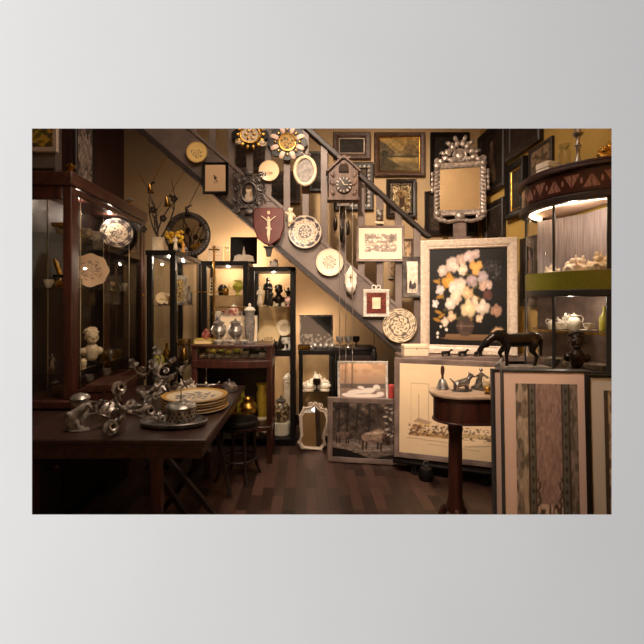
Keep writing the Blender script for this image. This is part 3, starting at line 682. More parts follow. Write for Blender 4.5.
# ornate oval portrait
t = thing('ornate_portrait', 'oval portrait in a dark pierced scrollwork frame, left of the crucifix board', 'picture frame', P(249, 193, YH))
mb = MB(); mb.ring((0, -.02, 0), .085, .013, 32, sx=.9, sz=1.15)
for i in range(10):
    a = 2 * PI * i / 10 + .3; mb.scroll((.125 * math.cos(a), -.016, .16 * math.sin(a)), .042, .009, 1.5, a, 1 if i % 2 else -1)
for sx in (-1, 1):
    for sz in (-1, 1): mb.scroll((sx * .12, -.014, sz * .165), .04, .01, 1.4, 0 if sx > 0 else PI, sx * sz); mb.ell((sx * .1, -.018, sz * .11), (.02, .012, .03), 8)
mb.ell((0, -.02, .19), (.05, .015, .03)); mb.ell((0, -.02, -.19), (.05, .015, .03)); mb.box((-.11, -.012, -.14), (-.075, .0, .14)); mb.box((.075, -.012, -.14), (.11, .0, .14)); mb.box((-.11, -.012, .115), (.11, 0, .15)); mb.box((-.11, -.012, -.15), (.11, 0, -.115))
mb.build('scroll_frame', 'tarnished_leaf', t)
c = Canvas(30, 40, (40, 34, 30)); c.el(.5, .62, .22, .2, (214, 190, 160)); c.el(.5, .25, .3, .3, (190, 170, 150)); c.el(.5, .78, .26, .13, (90, 70, 54)); c.el(.64, .4, .1, .2, (160, 130, 100))
c.build('portrait', .15, .19, t, y=-.012, z0=-.095)
# crucifix board
t = thing('crucifix', 'red leather shield-shaped board with a white crucified figure', 'crucifix', P(269, 246.5, YH - .05))
W, Hh = .15, .37
pts = [(-W * .92, Hh * .98), (-W * .5, Hh), (W * .5, Hh), (W * .92, Hh * .98), (W, Hh * .8), (W * .98, Hh * .5), (W * .75, Hh * .2), (W * .35, .03), (0, 0), (-W * .35, .03), (-W * .75, Hh * .2), (-W * .98, Hh * .5), (-W, Hh * .8)]
MB().prism(pts, .03, -.03).build('shield_board', 'red_leather', t, bev=.008)
S_ = lambda x, z, y=-.044: (x, y, z)
organic('figure', [('s', S_(0, .262, -.05), (.013, .013, .017)), ('c', S_(0, .245), S_(0, .2), .014, .018), ('c', S_(0, .2), S_(.003, .155), .017, .016), ('c', S_(-.012, .24), S_(-.04, .262), .008, .006), ('c', S_(-.04, .262), S_(-.068, .285), .006, .004), ('c', S_(.012, .24), S_(.04, .262), .008, .006), ('c', S_(.04, .262), S_(.068, .285), .006, .004),
    ('c', S_(-.006, .155), S_(-.01, .1, -.05), .011, .009), ('c', S_(.008, .155), S_(.006, .1, -.05), .011, .009), ('c', S_(-.01, .1, -.05), S_(0, .05, -.042), .008, .006), ('c', S_(.006, .1, -.05), S_(.004, .05, -.042), .008, .006), ('c', S_(.002, .05, -.042), S_(.002, .035, -.05), .006, .005), ('c', S_(-.018, .168), S_(.02, .16), .013, .012)], 'ivory', t, .0035, 2)
MB().box((-.012, -.04, .305), (.012, -.031, .335)).build('title_plaque', 'ivory', t)
t = thing('wooden_bracket', 'small dark turned wooden bracket under the crucifix board', 'wall bracket', P(269, 257, YH))
MB().box((-.05, -.05, .085), (.05, 0, .1)).prism([(-.035, .085), (.035, .085), (.02, .0), (-.02, .0)], .03, -.03).build('body', 'dark_wood', t, bev=.004)
t = thing('hanging_relief', 'small cream carved angel relief left of the blue and white patterned plate', 'wall ornament', P(290.5, 227, YH - .045))
organic('carving', [('s', (0, 0, .15), .024), ('c', (0, 0, .12), (0, 0, .05), .024, .03), ('c', (-.02, 0, .12), (-.05, 0, .14), .016, .01), ('c', (.02, 0, .12), (.045, 0, .1), .016, .01), ('c', (0, 0, .05), (-.012, 0, .01), .02, .012), ('s', (0, -.0, .175), (.03, .01, .012))], 'ivory', t, .005)
# cuckoo clock
t = thing('cuckoo_clock', 'brown carved cuckoo clock with hanging chains and cone weights', 'clock', P(342.5, 203, YH - .03))
body = [(-.14, .02), (-.14, .3), (-.05, .385), (.05, .385), (.14, .3), (.14, .02)]
MB().prism(body, .14, -.12).build('case', 'walnut', t, bev=.004)
mb = MB()
for sx in (-1, 1): mb.prism([(sx * .165, .275), (sx * .15, .262), (sx * .0, .40), (sx * .0, .425)], .17, -.145)
mb.box((-.06, -.14, .385), (.06, -.1, .41)); mb.build('roof', 'walnut', t, bev=.003)
mb = MB()
for sx in (-1, 1):
    for z in (.07, .16, .24): mb.ell((sx * .105, -.12, z), (.022, .012, .035), 8, (0, sx * .5, 0))
mb.box((-.15, -.128, .0), (.15, -.0, .022)); mb.build('carved_leaves', 'walnut', t)
mb = MB(); mb.at(rot=(PI / 2, 0, 0), loc=(0, -.125, .14)).lathe([(0, 0), (.078, 0), (.078, .012), (.05, .014), (.0, .014)], 32)
d = mb.build('dial', 'dark_wood', t)
mb = MB()
for i in range(12):
    a = PI / 2 - i * PI / 6; x, z = .063 * math.cos(a), .063 * math.sin(a); mb.at((x, -.141, .14 + z), (0, -a, 0)).box((-.011, -.001, -.0022), (.011, .001, .0022))
    if i % 3: mb.box((-.011, -.001, .005), (.011, .001, .009))
mb.at(); mb.build('numerals', 'champagne', d)
MB().at((0, -.143, .14), (0, -.5, 0)).box((-.003, -.002, 0), (.003, .002, .048)).at((0, -.146, .14), (0, 1.7, 0)).box((-.003, -.002, 0), (.003, .002, .036)).build('clock_hands', 'ivory', d)
MB().prism([(-.045, .26), (.045, .26), (.045, .315), (.03, .34), (-.03, .34), (-.045, .315)], .012, -.134).build('cuckoo_door', 'bronze', t, bev=.003)
mb = MB(); mb.box((-.06, -.09, -.05), (.06, -.04, .0)).build('movement_box', 'pewter', t)
for x, z in ((-.075, -.22), (-.015, -.3), (.045, -.26)):
    w = MB().lathe([(.001, -.07), (.016, -.055), (.021, -.02), (.02, .02), (.012, .06), (.004, .075)], 14)
    o = w.build('cone_weight', 'bronze', t); o.location = (x, -.07, z); MB().tube([(0, 0, .07), (0, 0, .1 - z - .03)], .002, 5).build('weight_chain', 'bronze', o)
for x, L_ in ((-.035, 1.62), (.025, 1.75), (.088, 1.78)): MB().tube([(x, -.085, 0), (x, -.085, -L_)], .0035, 6).build('long_chain', 'chain_metal', t)
mb = MB(); mb.box((-.008, -.03, -.34), (.004, -.025, .02)); mb.ell((-.002, -.03, -.36), (.035, .006, .035), 14); mb.build('pendulum', 'dark_wood', t)
# silver mask ornament on baluster
t = thing('silver_mask', 'small silver grotesque head ornament hanging between clock and icon', 'wall ornament', P(379, 224.5, YH))
organic('head', [('s', (0, -.02, .08), (.03, .026, .04)), ('s', (0, -.045, .075), (.008, .012, .012)), ('s', (-.012, -.043, .09), .006), ('s', (.012, -.043, .09), .006), ('s', (0, -.04, .055), (.014, .006, .005)), ('s', (0, -.02, .125), (.035, .02, .018))], 'silver', t, .004, 2)
MB().box((-.045, -.03, .0), (.045, 0, .025)).build('base', 'ivory', t, bev=.005)
# holy water font
t = thing('holy_water_font', 'white china holy-water font hanging on the stringer below the floral plate', 'font', P(350.5, 295, YH))
MB().prism([(-.04, .05), (-.06, .12), (-.055, .16), (-.06, .2), (-.02, .25), (0, .29), (.02, .25), (.06, .2), (.055, .16), (.06, .12), (.04, .05)], .015, -.015).build('back_plate', 'porcelain', t, bev=.004)
MB().at((0, -.015, 0)).lathe([(.002, .0), (.02, .008), (.05, .05), (.055, .075), (.05, .08), (.02, .05), (0, .04)], 20, PI, 2 * PI).build('bowl', 'porcelain', t)
mb = MB().at((0, -.018, .15)); mb.box((-.004, -.004, -.03), (.004, .004, .05)); mb.box((-.022, -.004, .02), (.022, .004, .028)); mb.build('cross', 'gold', t)
# pair of brass angle lamps, their wires from the stringer edge
for lb, px, py, pxt, pyt in (('brass spot lamp on a thin rod under the stairs, leftmost of three', 150, 189, 168, 147), ('brass spot lamp on a thin rod under the stairs, middle of three', 167, 202, 185, 167), ('dark spot lamp on a thin rod above the round mirror', 187, 212, 200, 187)):
    Yl = 4.2; t = thing('spot_lamp', lb, 'lamp', P(px, py, Yl - .06)); top = P(pxt, pyt, YS - .06) - P(px, py, Yl - .06); top.y = -.016
    top.z = zlow(t.location.x + top.x) - .03 - t.location.z
    m_ = 'brass' if px < 180 else 'bronze'
    MB().tube([(.012, 0, .05), tuple(top)], .0035, 6).build('rod', m_, t)
    MB().at(tuple(top)).ell((0, 0, 0), .012, 8).build('ceiling_joint', 'iron', t)
    mb = MB().tube([(-.005, 0, .045), (.05, -.004, .065)], .008, 8); mb.ell((.012, 0, .05), .013, 8); mb.build('switch_arm', 'iron', t)
    MB().at((0, 0, .0), (.0, -.15, 0)).lathe([(.012, .05), (.016, .03), (.018, .0), (.024, -.02), (.036, -.04), (.034, -.04), (.02, -.018), (.012, .0), (.0, .01)], 18).build('lamp_shade', m_, t)
    MB().ell((0, 0, -.012), (.013, .013, .018), 10).build('bulb', 'ivory', t)
# ================================================================== MAKERS OF SMALL WARES
def lathe_part(name, prof, h, material, parent, n=24, wall=True, loc=None):
    pr = [(r * h, z * h) for r, z in prof]
    if wall:                                    # hollow vessel: come back down inside the rim
        r, z = pr[-1]; pr += [(max(r - .05 * h, r * .8), z), (max(pr[-2][0] - .06 * h, .004), z - .12 * h), (.0, z - .16 * h)]
    return MB().lathe(pr, n).build(name, material, parent, loc=loc)
VASE = {'baluster': [(.0, 0), (.2, 0), (.2, .03), (.11, .08), (.12, .14), (.26, .45), (.28, .6), (.2, .78), (.11, .86), (.11, .92), (.17, 1)],
        'urn': [(.0, 0), (.22, 0), (.22, .05), (.08, .12), (.08, .2), (.3, .42), (.36, .6), (.3, .76), (.2, .84), (.2, .9), (.26, .96)],
        'jar': [(.0, 0), (.26, 0), (.27, .03), (.34, .3), (.36, .52), (.26, .7), (.17, .76), (.2, .8)],
        'tall': [(.0, 0), (.17, 0), (.17, .04), (.12, .08), (.15, .4), (.17, .7), (.13, .86), (.17, 1)],
        'bottle': [(.0, 0), (.17, 0), (.18, .03), (.18, .55), (.07, .72), (.06, .95), (.08, 1)],
        'cup': [(.0, 0), (.3, 0), (.26, .06), (.3, .12), (.5, .55), (.55, 1)],
        'goblet': [(.0, 0), (.3, 0), (.28, .04), (.07, .1), (.06, .4), (.28, .52), (.36, .75), (.33, 1)],
        'bowl': [(.0, 0), (.45, 0), (.42, .1), (.7, .4), (1., .8), (1.05, 1)],
        'cylinder': [(.0, 0), (.42, 0), (.42, .1), (.4, .14), (.4, .9), (.42, .94), (.42, 1)]}
def vessel(name, label, cat, loc, h, shape, m, handles=None, lid=None, spout=None, group=None, finial=None):
    t = thing(name, label, cat, loc, group=group)
    lathe_part('body', VASE[shape], h, m, t)
    pr = VASE[shape]; rim = pr[-1]
    if handles:
        rm = max(r for r, z in pr)
        for s in (-1, 1) if handles == 2 else (1,):
            if spout is None or s == 1:
                MB().tube([(s * rm * .82 * h, 0, .4 * h), (s * (rm + .14) * h, 0, .5 * h), (s * (rm + .18) * h, 0, .68 * h), (s * (rm + .06) * h, 0, .84 * h), (s * rm * .6 * h, 0, .84 * h)], .028 * h, 7).build('handle', m, t)
    if spout: MB().tube([(-.3 * h, 0, .35 * h), (-.5 * h, 0, .5 * h), (-.6 * h, 0, .8 * h)], [.07 * h, .05 * h, .03 * h], 8).build('spout', m, t)
    if lid:
        r = rim[0] * h; z = rim[1] * h
        l = MB().lathe([(0, z - .02 * h), (r * 1.05, z), (r * 1.05, z + .03 * h), (r * .7, z + .09 * h), (r * .2, z + .13 * h), (.0, z + .14 * h)], 20).build('lid', lid, t)
        MB().ell((0, 0, z + .17 * h), (.05 * h, .05 * h, .06 * h), 10).build('knob', finial or lid, l)
    return t
def standing_dish(name, label, loc, R, kind, seed, rz=0., tilt=.16, group=None, lobes=0, wood=True):
    """a dish leaning back on a little wire stand"""
    z = R * math.cos(tilt) * (1.06 if lobes else 1.01)
    t = thing(name, label, 'plate', loc, rotz=rz, group=group)
    p = plate('dish', '', (0, 0, z + .012), R, china(kind, seed), rot=(PI / 2 - tilt, 0, 0), segs=36, rings=14, lobes=lobes)
    for k in ('label', 'category', 'group'):
        if k in p: del p[k]
    p.parent = t
    mb = MB()
    for s in (-1, 1): mb.tube([(s * R * .4, -.035 - .06 * R, .02), (s * R * .4, -.02 - .06 * R, .004), (s * R * .4, .05, .004), (s * R * .3, .04 + R * tilt * .8, R * .9)], .0035, 6)
    mb.tube([(-R * .4, .02, .004), (R * .4, .02, .004)], .0035, 6); mb.build('wire_stand', 'iron', t)
    return t
def figure(name, label, loc, h, m, pose=0, rz=0., base=None, cat='figurine', group=None):
    """a small standing figure in a long robe: head, torso, two arms, skirt"""
    t = thing(name, label, cat, loc, rotz=rz, group=group); u = h
    bz = .06 if base else 0
    els = [('s', (0, 0, .9 * u), (.065 * u, .07 * u, .085 * u)), ('s', (0, -.065 * u, .89 * u), (.014 * u, .022 * u, .02 * u)), ('c', (0, 0, .84 * u), (0, 0, .76 * u), .035 * u, .05 * u), ('c', (-.085 * u, 0, .74 * u), (.085 * u, 0, .74 * u), .055 * u, .055 * u),
           ('c', (0, 0, .74 * u), (0, 0, .52 * u), .11 * u, .09 * u), ('c', (0, 0, .52 * u), (0, 0, (.08 + bz) * u), .1 * u, .15 * u), ('s', (0, .02 * u, .94 * u), (.072 * u, .07 * u, .06 * u)), ('c', (0, 0, (.08 + bz) * u), (0, 0, (.03 + bz) * u), .16 * u, .15 * u)]
    if pose == 0: els += [('c', (-.12 * u, 0, .73 * u), (-.15 * u, -.04 * u, .56 * u), .04 * u, .035 * u), ('c', (-.15 * u, -.04 * u, .56 * u), (-.02 * u, -.12 * u, .6 * u), .035 * u, .025 * u), ('c', (.12 * u, 0, .73 * u), (.15 * u, -.04 * u, .56 * u), .04 * u, .035 * u), ('c', (.15 * u, -.04 * u, .56 * u), (.02 * u, -.12 * u, .6 * u), .035 * u, .025 * u)]
    elif pose == 1: els += [('c', (-.12 * u, 0, .73 * u), (-.22 * u, -.02 * u, .86 * u), .04 * u, .03 * u), ('c', (-.22 * u, -.02 * u, .86 * u), (-.2 * u, -.03 * u, 1.0 * u), .03 * u, .022 * u), ('c', (.12 * u, 0, .73 * u), (.2 * u, 0, .5 * u), .04 * u, .03 * u)]
    else: els += [('c', (-.12 * u, 0, .73 * u), (-.19 * u, 0, .5 * u), .04 * u, .03 * u), ('c', (.12 * u, 0, .73 * u), (.19 * u, 0, .5 * u), .04 * u, .03 * u)]
    organic('body', els, m, t, max(.0028, .018 * u), 2)
    if base: MB().lathe([(0, 0), (.2 * u, 0), (.2 * u, .03 * u), (.17 * u, .05 * u), (.17 * u, .075 * u), (0, .075 * u)], 20).build('base', base, t)
    return t
def bust(name, label, loc, h, m, rz=0., hair=None, cat='bust', base='black_wood', child=True):
    t = thing(name, label, cat, loc, rotz=rz); u = h
    els = [('s', (0, -.02 * u, .74 * u), (.17 * u, .19 * u, .21 * u)), ('s', (0, .02 * u, .8 * u), (.18 * u, .19 * u, .18 * u)), ('s', (0, -.13 * u, .62 * u), (.1 * u, .07 * u, .08 * u)), ('s', (0, -.21 * u, .7 * u), (.025 * u, .04 * u, .035 * u)),
           ('s', (-.075 * u, -.17 * u, .77 * u), (.05 * u, .03 * u, .018 * u)), ('s', (.075 * u, -.17 * u, .77 * u), (.05 * u, .03 * u, .018 * u)), ('s', (0, -.19 * u, .625 * u), (.045 * u, .025 * u, .014 * u)), ('s', (-.09 * u, -.13 * u, .67 * u), (.05 * u, .045 * u, .05 * u)), ('s', (.09 * u, -.13 * u, .67 * u), (.05 * u, .045 * u, .05 * u)),
           ('s', (-.175 * u, 0, .71 * u), (.02 * u, .035 * u, .05 * u)), ('s', (.175 * u, 0, .71 * u), (.02 * u, .035 * u, .05 * u)), ('c', (0, .02 * u, .56 * u), (0, .03 * u, .42 * u), .1 * u, .12 * u), ('c', (-.2 * u, .03 * u, .32 * u), (.2 * u, .03 * u, .32 * u), .12 * u, .12 * u), ('c', (0, .0, .36 * u), (0, .0, .2 * u), .2 * u, .17 * u), ('c', (0, 0, .2 * u), (0, 0, .1 * u), .16 * u, .1 * u)]
    organic('head_and_shoulders', els, m, t, .016 * u, 2)
    if hair:
        e = []
        r = random.Random(4)
        for i in range(26):
            a, b = r.random() * 6.28, r.random() * 1.2 + .25
            x, y, z = .18 * u * math.cos(a) * math.cos(b * .9), .05 * u + .19 * u * math.sin(a) * math.cos(b * .9), .8 * u + .18 * u * math.sin(b)
            if y < -.1 * u and z < .86 * u: continue
            e.append(('s', (x, y, z), (.05 * u, .05 * u, .045 * u)))
        organic('hair', e + [('s', (0, .05 * u, .83 * u), (.17 * u, .17 * u, .16 * u))], hair, t, .014 * u, 1)
    MB().lathe([(0, 0), (.17 * u, 0), (.17 * u, .03 * u), (.1 * u, .07 * u), (.1 * u, .12 * u), (0, .12 * u)], 20).build('socle', base, t)
    return t
def candlestick(name, label, loc, h, m, candle=None, group=None):
    t = thing(name, label, 'candlestick', loc, group=group)
    MB().lathe([(r * h, z * h) for r, z in [(0, 0), (.22, 0), (.22, .03), (.1, .08), (.05, .14), (.09, .2), (.05, .28), (.04, .5), (.08, .58), (.04, .64), (.05, .78), (.12, .84), (.13, .87), (.07, .89), (.07, 1.), (.045, 1.), (.045, .95), (0, .94)]], 20).build('stick', m, t)
    if candle: MB().lathe([(0, .95 * h), (.042 * h, .95 * h), (.042 * h, 1.3 * h), (.0, 1.32 * h)], 12).build('candle', candle, t)
    return t
def sphere_box(name, label, loc, r, m, group=None):
    t = thing(name, label, 'ornament', loc, group=group)
    MB().lathe([(0, 0), (r * .5, 0), (r * .5, r * .12), (r * .3, r * .2), (0, r * .2)], 16).build('foot', m, t)
    MB().ell((0, 0, r * 1.12), r, 20).build('ball', m, t); MB().lathe([(0, r * 2.1), (r * .16, r * 2.1), (r * .1, r * 2.25), (r * .14, r * 2.4), (0, r * 2.46)], 10).build('knob', m, t)
    return t
def trinket_box(name, label, loc, w, d, h, m, lid, rz=0., group=None):
    t = thing(name, label, 'box', loc, rotz=rz, group=group)
    MB().box((-w / 2, -d / 2, 0), (w / 2, d / 2, h * .66)).build('body', m, t, bev=.004)
    l = MB().box((-w * .52, -d * .52, h * .67), (w * .52, d * .52, h)).build('lid', lid, t, bev=.006); MB().ell((0, -d * .53, h * .66), .006, 8).build('clasp', 'brass', l)
    return t
def teacup(name, label, loc, h, m, group=None):
    t = thing(name, label, 'cup', loc, group=group)
    MB().lathe([(0, 0), (.5 * h, 0), (.95 * h, .18 * h), (.98 * h, .2 * h), (.5 * h, .1 * h), (0, .1 * h)], 22).build('saucer', m, t)
    lathe_part('bowl', [(0, .12), (.28, .12), (.26, .2), (.48, .55), (.58, 1.)], h, m, t)
    MB().tube([(.5 * h, 0, .85 * h), (.8 * h, 0, .85 * h), (.82 * h, 0, .55 * h), (.42 * h, 0, .4 * h)], .05 * h, 6).build('handle', m, t)
    return t
def shellwork(name, label, loc, s, m, seed, cat='ornament', group=None):
    r = random.Random(seed); t = thing(name, label, cat, loc, group=group)
    e = [('s', (0, 0, .3 * s), (.5 * s, .35 * s, .3 * s))]
    for i in range(22):
        a, b = r.random() * 6.28, r.random() * 1.5; q = .42 * s
        p0 = Vector((q * math.cos(a) * math.cos(b), .7 * q * math.sin(a) * math.cos(b), .32 * s + .9 * q * math.sin(b))); e.append(('s', tuple(p0), (.1 * s + .08 * s * r.random(), .09 * s, .08 * s), (r.random() * 3, r.random() * 3, 0)))
        if i % 3 == 0: e.append(('c', tuple(p0), tuple(p0 * 1.25 + Vector((0, 0, .08 * s))), .06 * s, .03 * s))
    organic('shell_cluster', e, m, t, .025 * s, 1)
    MB().lathe([(0, 0), (.42 * s, 0), (.4 * s, .06 * s), (0, .06 * s)], 20).build('base', m, t)
    return t
# ================================================================== DISPLAY CASES
def glazed_case(name, label, x0, x1, y0, y1, z0, h, post, m, shelves, rails=(), cat='display case', back=None, drop_front=False):
    """post-framed glass case; shelves = heights of glass shelves, rails = heights of extra wooden rails"""
    cx, cy = (x0 + x1) / 2, (y0 + y1) / 2; t = thing(name, label, cat, (cx, cy, z0)); a, b = (x1 - x0) / 2, (y1 - y0) / 2
    for sx in (-1, 1):
        for sy in (-1, 1):
            xa = sorted((sx * a, sx * (a - post))); ya = sorted((sy * b, sy * (b - post)))
            MB().box((xa[0], ya[0], .0), (xa[1], ya[1], h)).build('post', m, t, bev=.004)
    MB().box((-a - .006, -b - .006, h - .045), (a + .006, b + .006, h)).build('top', m, t, bev=.004)
    MB().box((-a - .006, -b - .006, .0), (a + .006, b + .006, .07)).build('plinth', m, t, bev=.004)
    for z in rails: MB().box((-a + post, -b + .002, z - .03), (a - post, b - .002, z + .03)).build('rail_floor', m, t)
    for z in shelves: MB().box((-a + .012, -b + .012, z - .008), (a - .012, b - .012, z)).build('glass_shelf', 'crystal', t)
    g = .006
    MB().box((-a + post, -b + .012, .07), (a - post, -b + .012 + g, h - .045)).build('front_pane', 'glass', t)
    for sx in (-1, 1):
        xs = sorted((sx * (a - .012), sx * (a - .012 - g))); MB().box((xs[0], -b + post, .07), (xs[1], b - post, h - .045)).build('side_pane', 'glass', t)
    if back: MB().box((-a + .01, b - .012, .07), (a - .01, b - .004, h - .045)).build('back_panel', back, t)
    return t
glazed_case('display_cabinet', 'tall black-framed glass case beside the mahogany cabinet, round mirror on top', -1.43, -1.17, 3.76, 4.72, 0, 1.955, .05, 'black_wood', (1.46,), (.86,))
glazed_case('display_cabinet', 'black glass case under the stairs with silver vases before it, left of its twin', -1.085, -.605, 4.36, 4.8, 0, 1.915, .05, 'black_wood', (1.56, 1.30), (.88,), back='cloth_backing')
glazed_case('display_cabinet', 'black glass case under the stairs holding dark statuettes and two black globes', -.588, -.115, 4.36, 4.8, 0, 1.855, .05, 'black_wood', (1.44,), (.955,), back='cloth_backing')
glazed_case('low_display_case', 'low lit black glass case under the stairs full of cream shellwork', -.075, .30, 4.38, 4.75, 0, .985, .04, 'black_wood', (.55,), (), back='cloth_backing')
t = thing('low_cupboard', 'low dark cupboard under the stairs carrying three silver cups', 'cupboard', (.525, 4.62, 0))
MB().box((-.21, -.16, 0), (.21, .16, .98)).build('body', 'black_wood', t, bev=.004)
MB().box((-.22, -.17, .98), (.22, .17, 1.005)).build('top', 'dark_wood', t, bev=.004)
d = MB().box((-.18, -.172, .08), (.18, -.16, .92)).build('door', 'dark_wood', t, bev=.004); MB().ell((.14, -.182, .52), .012, 10).build('knob', 'brass', d)

# mahogany glazed cabinet on the left
def left_cabinet():
    x0, x1, y0, y1, z0, h = -2.03, -1.62, 2.9, 4.25, .755, 1.64
    t = thing('glazed_cabinet', 'large mahogany glazed cabinet on the left, holding plates and a child bust', 'cabinet', ((x0 + x1) / 2, (y0 + y1) / 2, z0)); a, b = (x1 - x0) / 2, (y1 - y0) / 2
    for sx in (-1, 1):
        for sy in (-1, 1):
            xa = sorted((sx * a, sx * (a - .06))); ya = sorted((sy * b, sy * (b - .06))); MB().box((xa[0], ya[0], .06), (xa[1], ya[1], h - .06)).build('post', 'mahogany', t, bev=.006)
    MB().box((-a - .012, -b - .015, h - .10), (a + .012, b + .015, h - .0)).build('cornice', 'mahogany_long', t, bev=.012)
    MB().box((-a, -b, h - .19), (-a + .34, -b + .03, h - .1)).build('head_rail', 'mahogany', t, bev=.004)
    MB().box((-a - .02, -b - .02, 0), (a + .02, b + .02, .06)).build('plinth', 'mahogany_long', t, bev=.012)
    MB().box((-a + .002, -b + .06, .06), (-a + .014, b - .06, h - .1)).build('back_panel', 'dark_wood', t)
    MB().box((-a + .06, b - .03, .06), (a - .06, b - .02, h - .1)).build('end_panel', 'dark_wood', t)
    d = MB(); y_0, y_1, z_0, z_1 = -b + .062, b - .062, .065, h - .105
    f = .04
    d.box((a - .028, y_0, z_0), (a - .004, y_0 + f, z_1)).box((a - .028, y_1 - f, z_0), (a - .004, y_1, z_1)).box((a - .028, y_0 + f, z_0), (a - .004, y_1 - f, z_0 + f)).box((a - .028, y_0 + f, z_1 - f), (a - .004, y_1 - f, z_1))
    o = d.build('door', 'mahogany', t, bev=.003); MB().box((a - .02, y_0 + f, z_0 + f), (a - .014, y_1 - f, z_1 - f)).build('pane', 'glass', o); MB().at((a + .004, y_1 - f / 2, .8)).ell((0, 0, 0), .014, 10).build('door_knob', 'brass', o)
    e = MB().box((-a + .06, -b + .02, .06), (a - .06, -b + .026, h - .19)).build('end_pane', 'glass', t)
    for z in (.235, .84, 1.225): MB().box((-a + .018, -b + .035, z - .008), (a - .035, b - .035, z)).build('glass_shelf', 'crystal', t)
    for x in (-a + .09, a - .075):
        for y in (-.42, .45):
            MB().tube([(x, y, .07), (x, y, h - .105)], .0045, 6).build('shelf_rod', 'chain_metal', t)
    return t
left_cabinet()
ZC = .755
t = thing('low_sideboard', 'dark low sideboard under the mahogany glazed cabinet', 'sideboard', (-1.845, 3.285, 0))
MB().box((-.22, -.98, .05), (.20, .98, .70)).build('body', 'dark_wood', t, bev=.004); MB().box((-.24, -1.0, .70), (.215, 1.0, .745)).build('top', 'table_wood', t, bev=.006); MB().box((-.2, -.95, 0), (.18, .95, .05)).build('plinth', 'black_wood', t)
for y in (-.72, -.24, .24, .72):
    d = MB().box((.2, y - .22, .1), (.212, y + .22, .66)).build('door', 'dark_wood', t, bev=.004); MB().ell((.218, y + .17, .42), .012, 8).build('knob', 'brass', d)
# what the mahogany cabinet holds
sh0, sh1, sh2, shb = ZC + .235, ZC + .84, ZC + 1.225, ZC + .06
standing_dish('plate', 'big patterned plate on the top shelf of the mahogany cabinet', (-1.78, 3.95, sh2), .145, 'bluewhite', 11, .45)
standing_dish('plate', 'scalloped cream relief plate on the middle shelf of the mahogany cabinet', (-1.795, 3.5, sh1), .14, 'relief', 4, .35, lobes=8)
bust('child_bust', 'cream bust of a curly-haired child inside the mahogany cabinet', (-1.77, 3.47, sh0), .29, 'ivory', rz=.75, hair='ivory')
for i, (lb, y, x, f) in enumerate((('small silver cup on the cabinet middle shelf, left of the relief plate', 3.22, -1.76, 'cup'), ('small silver goblet on the cabinet middle shelf, right of the relief plate', 3.80, -1.76, 'goblet'), ('low silver bowl on the cabinet middle shelf, far right end', 4.02, -1.75, 'cup'))):
    vessel('silver_cup', lb, 'cup', (x, y, sh1), .075, f, 'old_silver', handles=2 if i == 0 else None, group='silver cups in the mahogany cabinet')
for i, (y, k, lb) in enumerate(((3.06, 'goblet', 'nearest of the cut glasses on the cabinet floor'), (3.2, 'cup', 'second nearest of the cut glasses on the cabinet floor'), (3.33, 'goblet', 'third of the cut glasses on the cabinet floor, below the child bust'), (3.47, 'cup', 'fourth of the cut glasses on the cabinet floor, below the child bust'), (3.62, 'goblet', 'fifth of the cut glasses on the cabinet floor from the front'), (3.78, 'cup', 'farthest of the cut glasses on the cabinet floor'))):
    vessel('cut_glass', lb, 'glass', (-1.72 - .03 * (i % 2), y, shb), .10, k, 'crystal' if i % 2 else 'silver', group='glasses on the cabinet floor')
trinket_box('gilt_casket', 'flat gilt casket on the lower shelf behind the child bust', (-1.82, 3.92, sh0), .12, .2, .05, 'gold', 'gold')
vessel('silver_jug', 'small silver jug on the lower shelf before the gilt casket', 'jug', (-1.73, 3.72, sh0), .085, 'baluster', 'old_silver', handles=1, spout=1)
# near end of the cabinet, seen through its end pane
vessel('white_cup', 'white cup on the cabinet middle shelf at the near end', 'cup', (-1.87, 3.05, sh1), .06, 'cup', 'porcelain', handles=1)
shellwork('brass_knot', 'tangled brass ornament beside the white cup at the cabinet near end', (-1.775, 3.03, sh1), .07, 'gold', 8)
trinket_box('pewter_box', 'dull pewter box deep behind the white cup in the cabinet', (-1.88, 3.2, sh1), .10, .12, .08, 'pewter', 'pewter')
t = thing('gilt_bottle', 'leaning gilt cylinder on a dark stand at the cabinet near end', 'bottle', (-1.86, 3.18, sh1 + .08))
MB().box((-.04, -.03, .0), (.04, .03, .02)).build('stand', 'black_wood', t); MB().at((0, 0, .02), (0, -.35, 0)).lathe([(0, 0), (.018, 0), (.018, .1), (.009, .115), (.009, .13), (0, .13)], 14).build('bottle', 'gold', t)
trinket_box('glass_casket', 'gilt-edged glass casket on the cabinet top shelf at the near end', (-1.80, 3.1, sh2), .1, .1, .09, 'crystal', 'gold')
vessel('cream_bowl', 'cream bowl on the cabinet top shelf at the left picture edge', 'bowl', (-1.84, 3.2, sh2), .06, 'bowl', 'ivory')
figure('silver_figure', 'small silver statuette low at the cabinet near end', (-1.85, 3.06, sh0), .11, 'silver', 1, .4)
vessel('crystal_jar', 'round crystal jar on the cabinet floor at the near end', 'jar', (-1.8, 3.02, shb), .12, 'jar', 'crystal', lid='silver')
# ornaments on the cornice
ztop = ZC + 1.64
for lb, y in (('brass finial on the near top corner of the mahogany cabinet', 2.96), ('silver flower ornament on the cabinet top near its far end', 3.95)):
    t = thing('finial', lb, 'ornament', (-1.66, y, ztop)); MB().lathe([(0, 0), (.03, 0), (.03, .01), (.012, .02), (.022, .04), (0, .06)], 14).build('stem', 'brass', t)
    mb = MB()
    for k in range(6): mb.ell((.022 * math.cos(k * 1.05), .022 * math.sin(k * 1.05), .052), (.018, .014, .011), 8)
    mb.ell((0, 0, .056), .02, 10); mb.build('flower_head', 'brass' if y < 3.5 else 'silver', t)

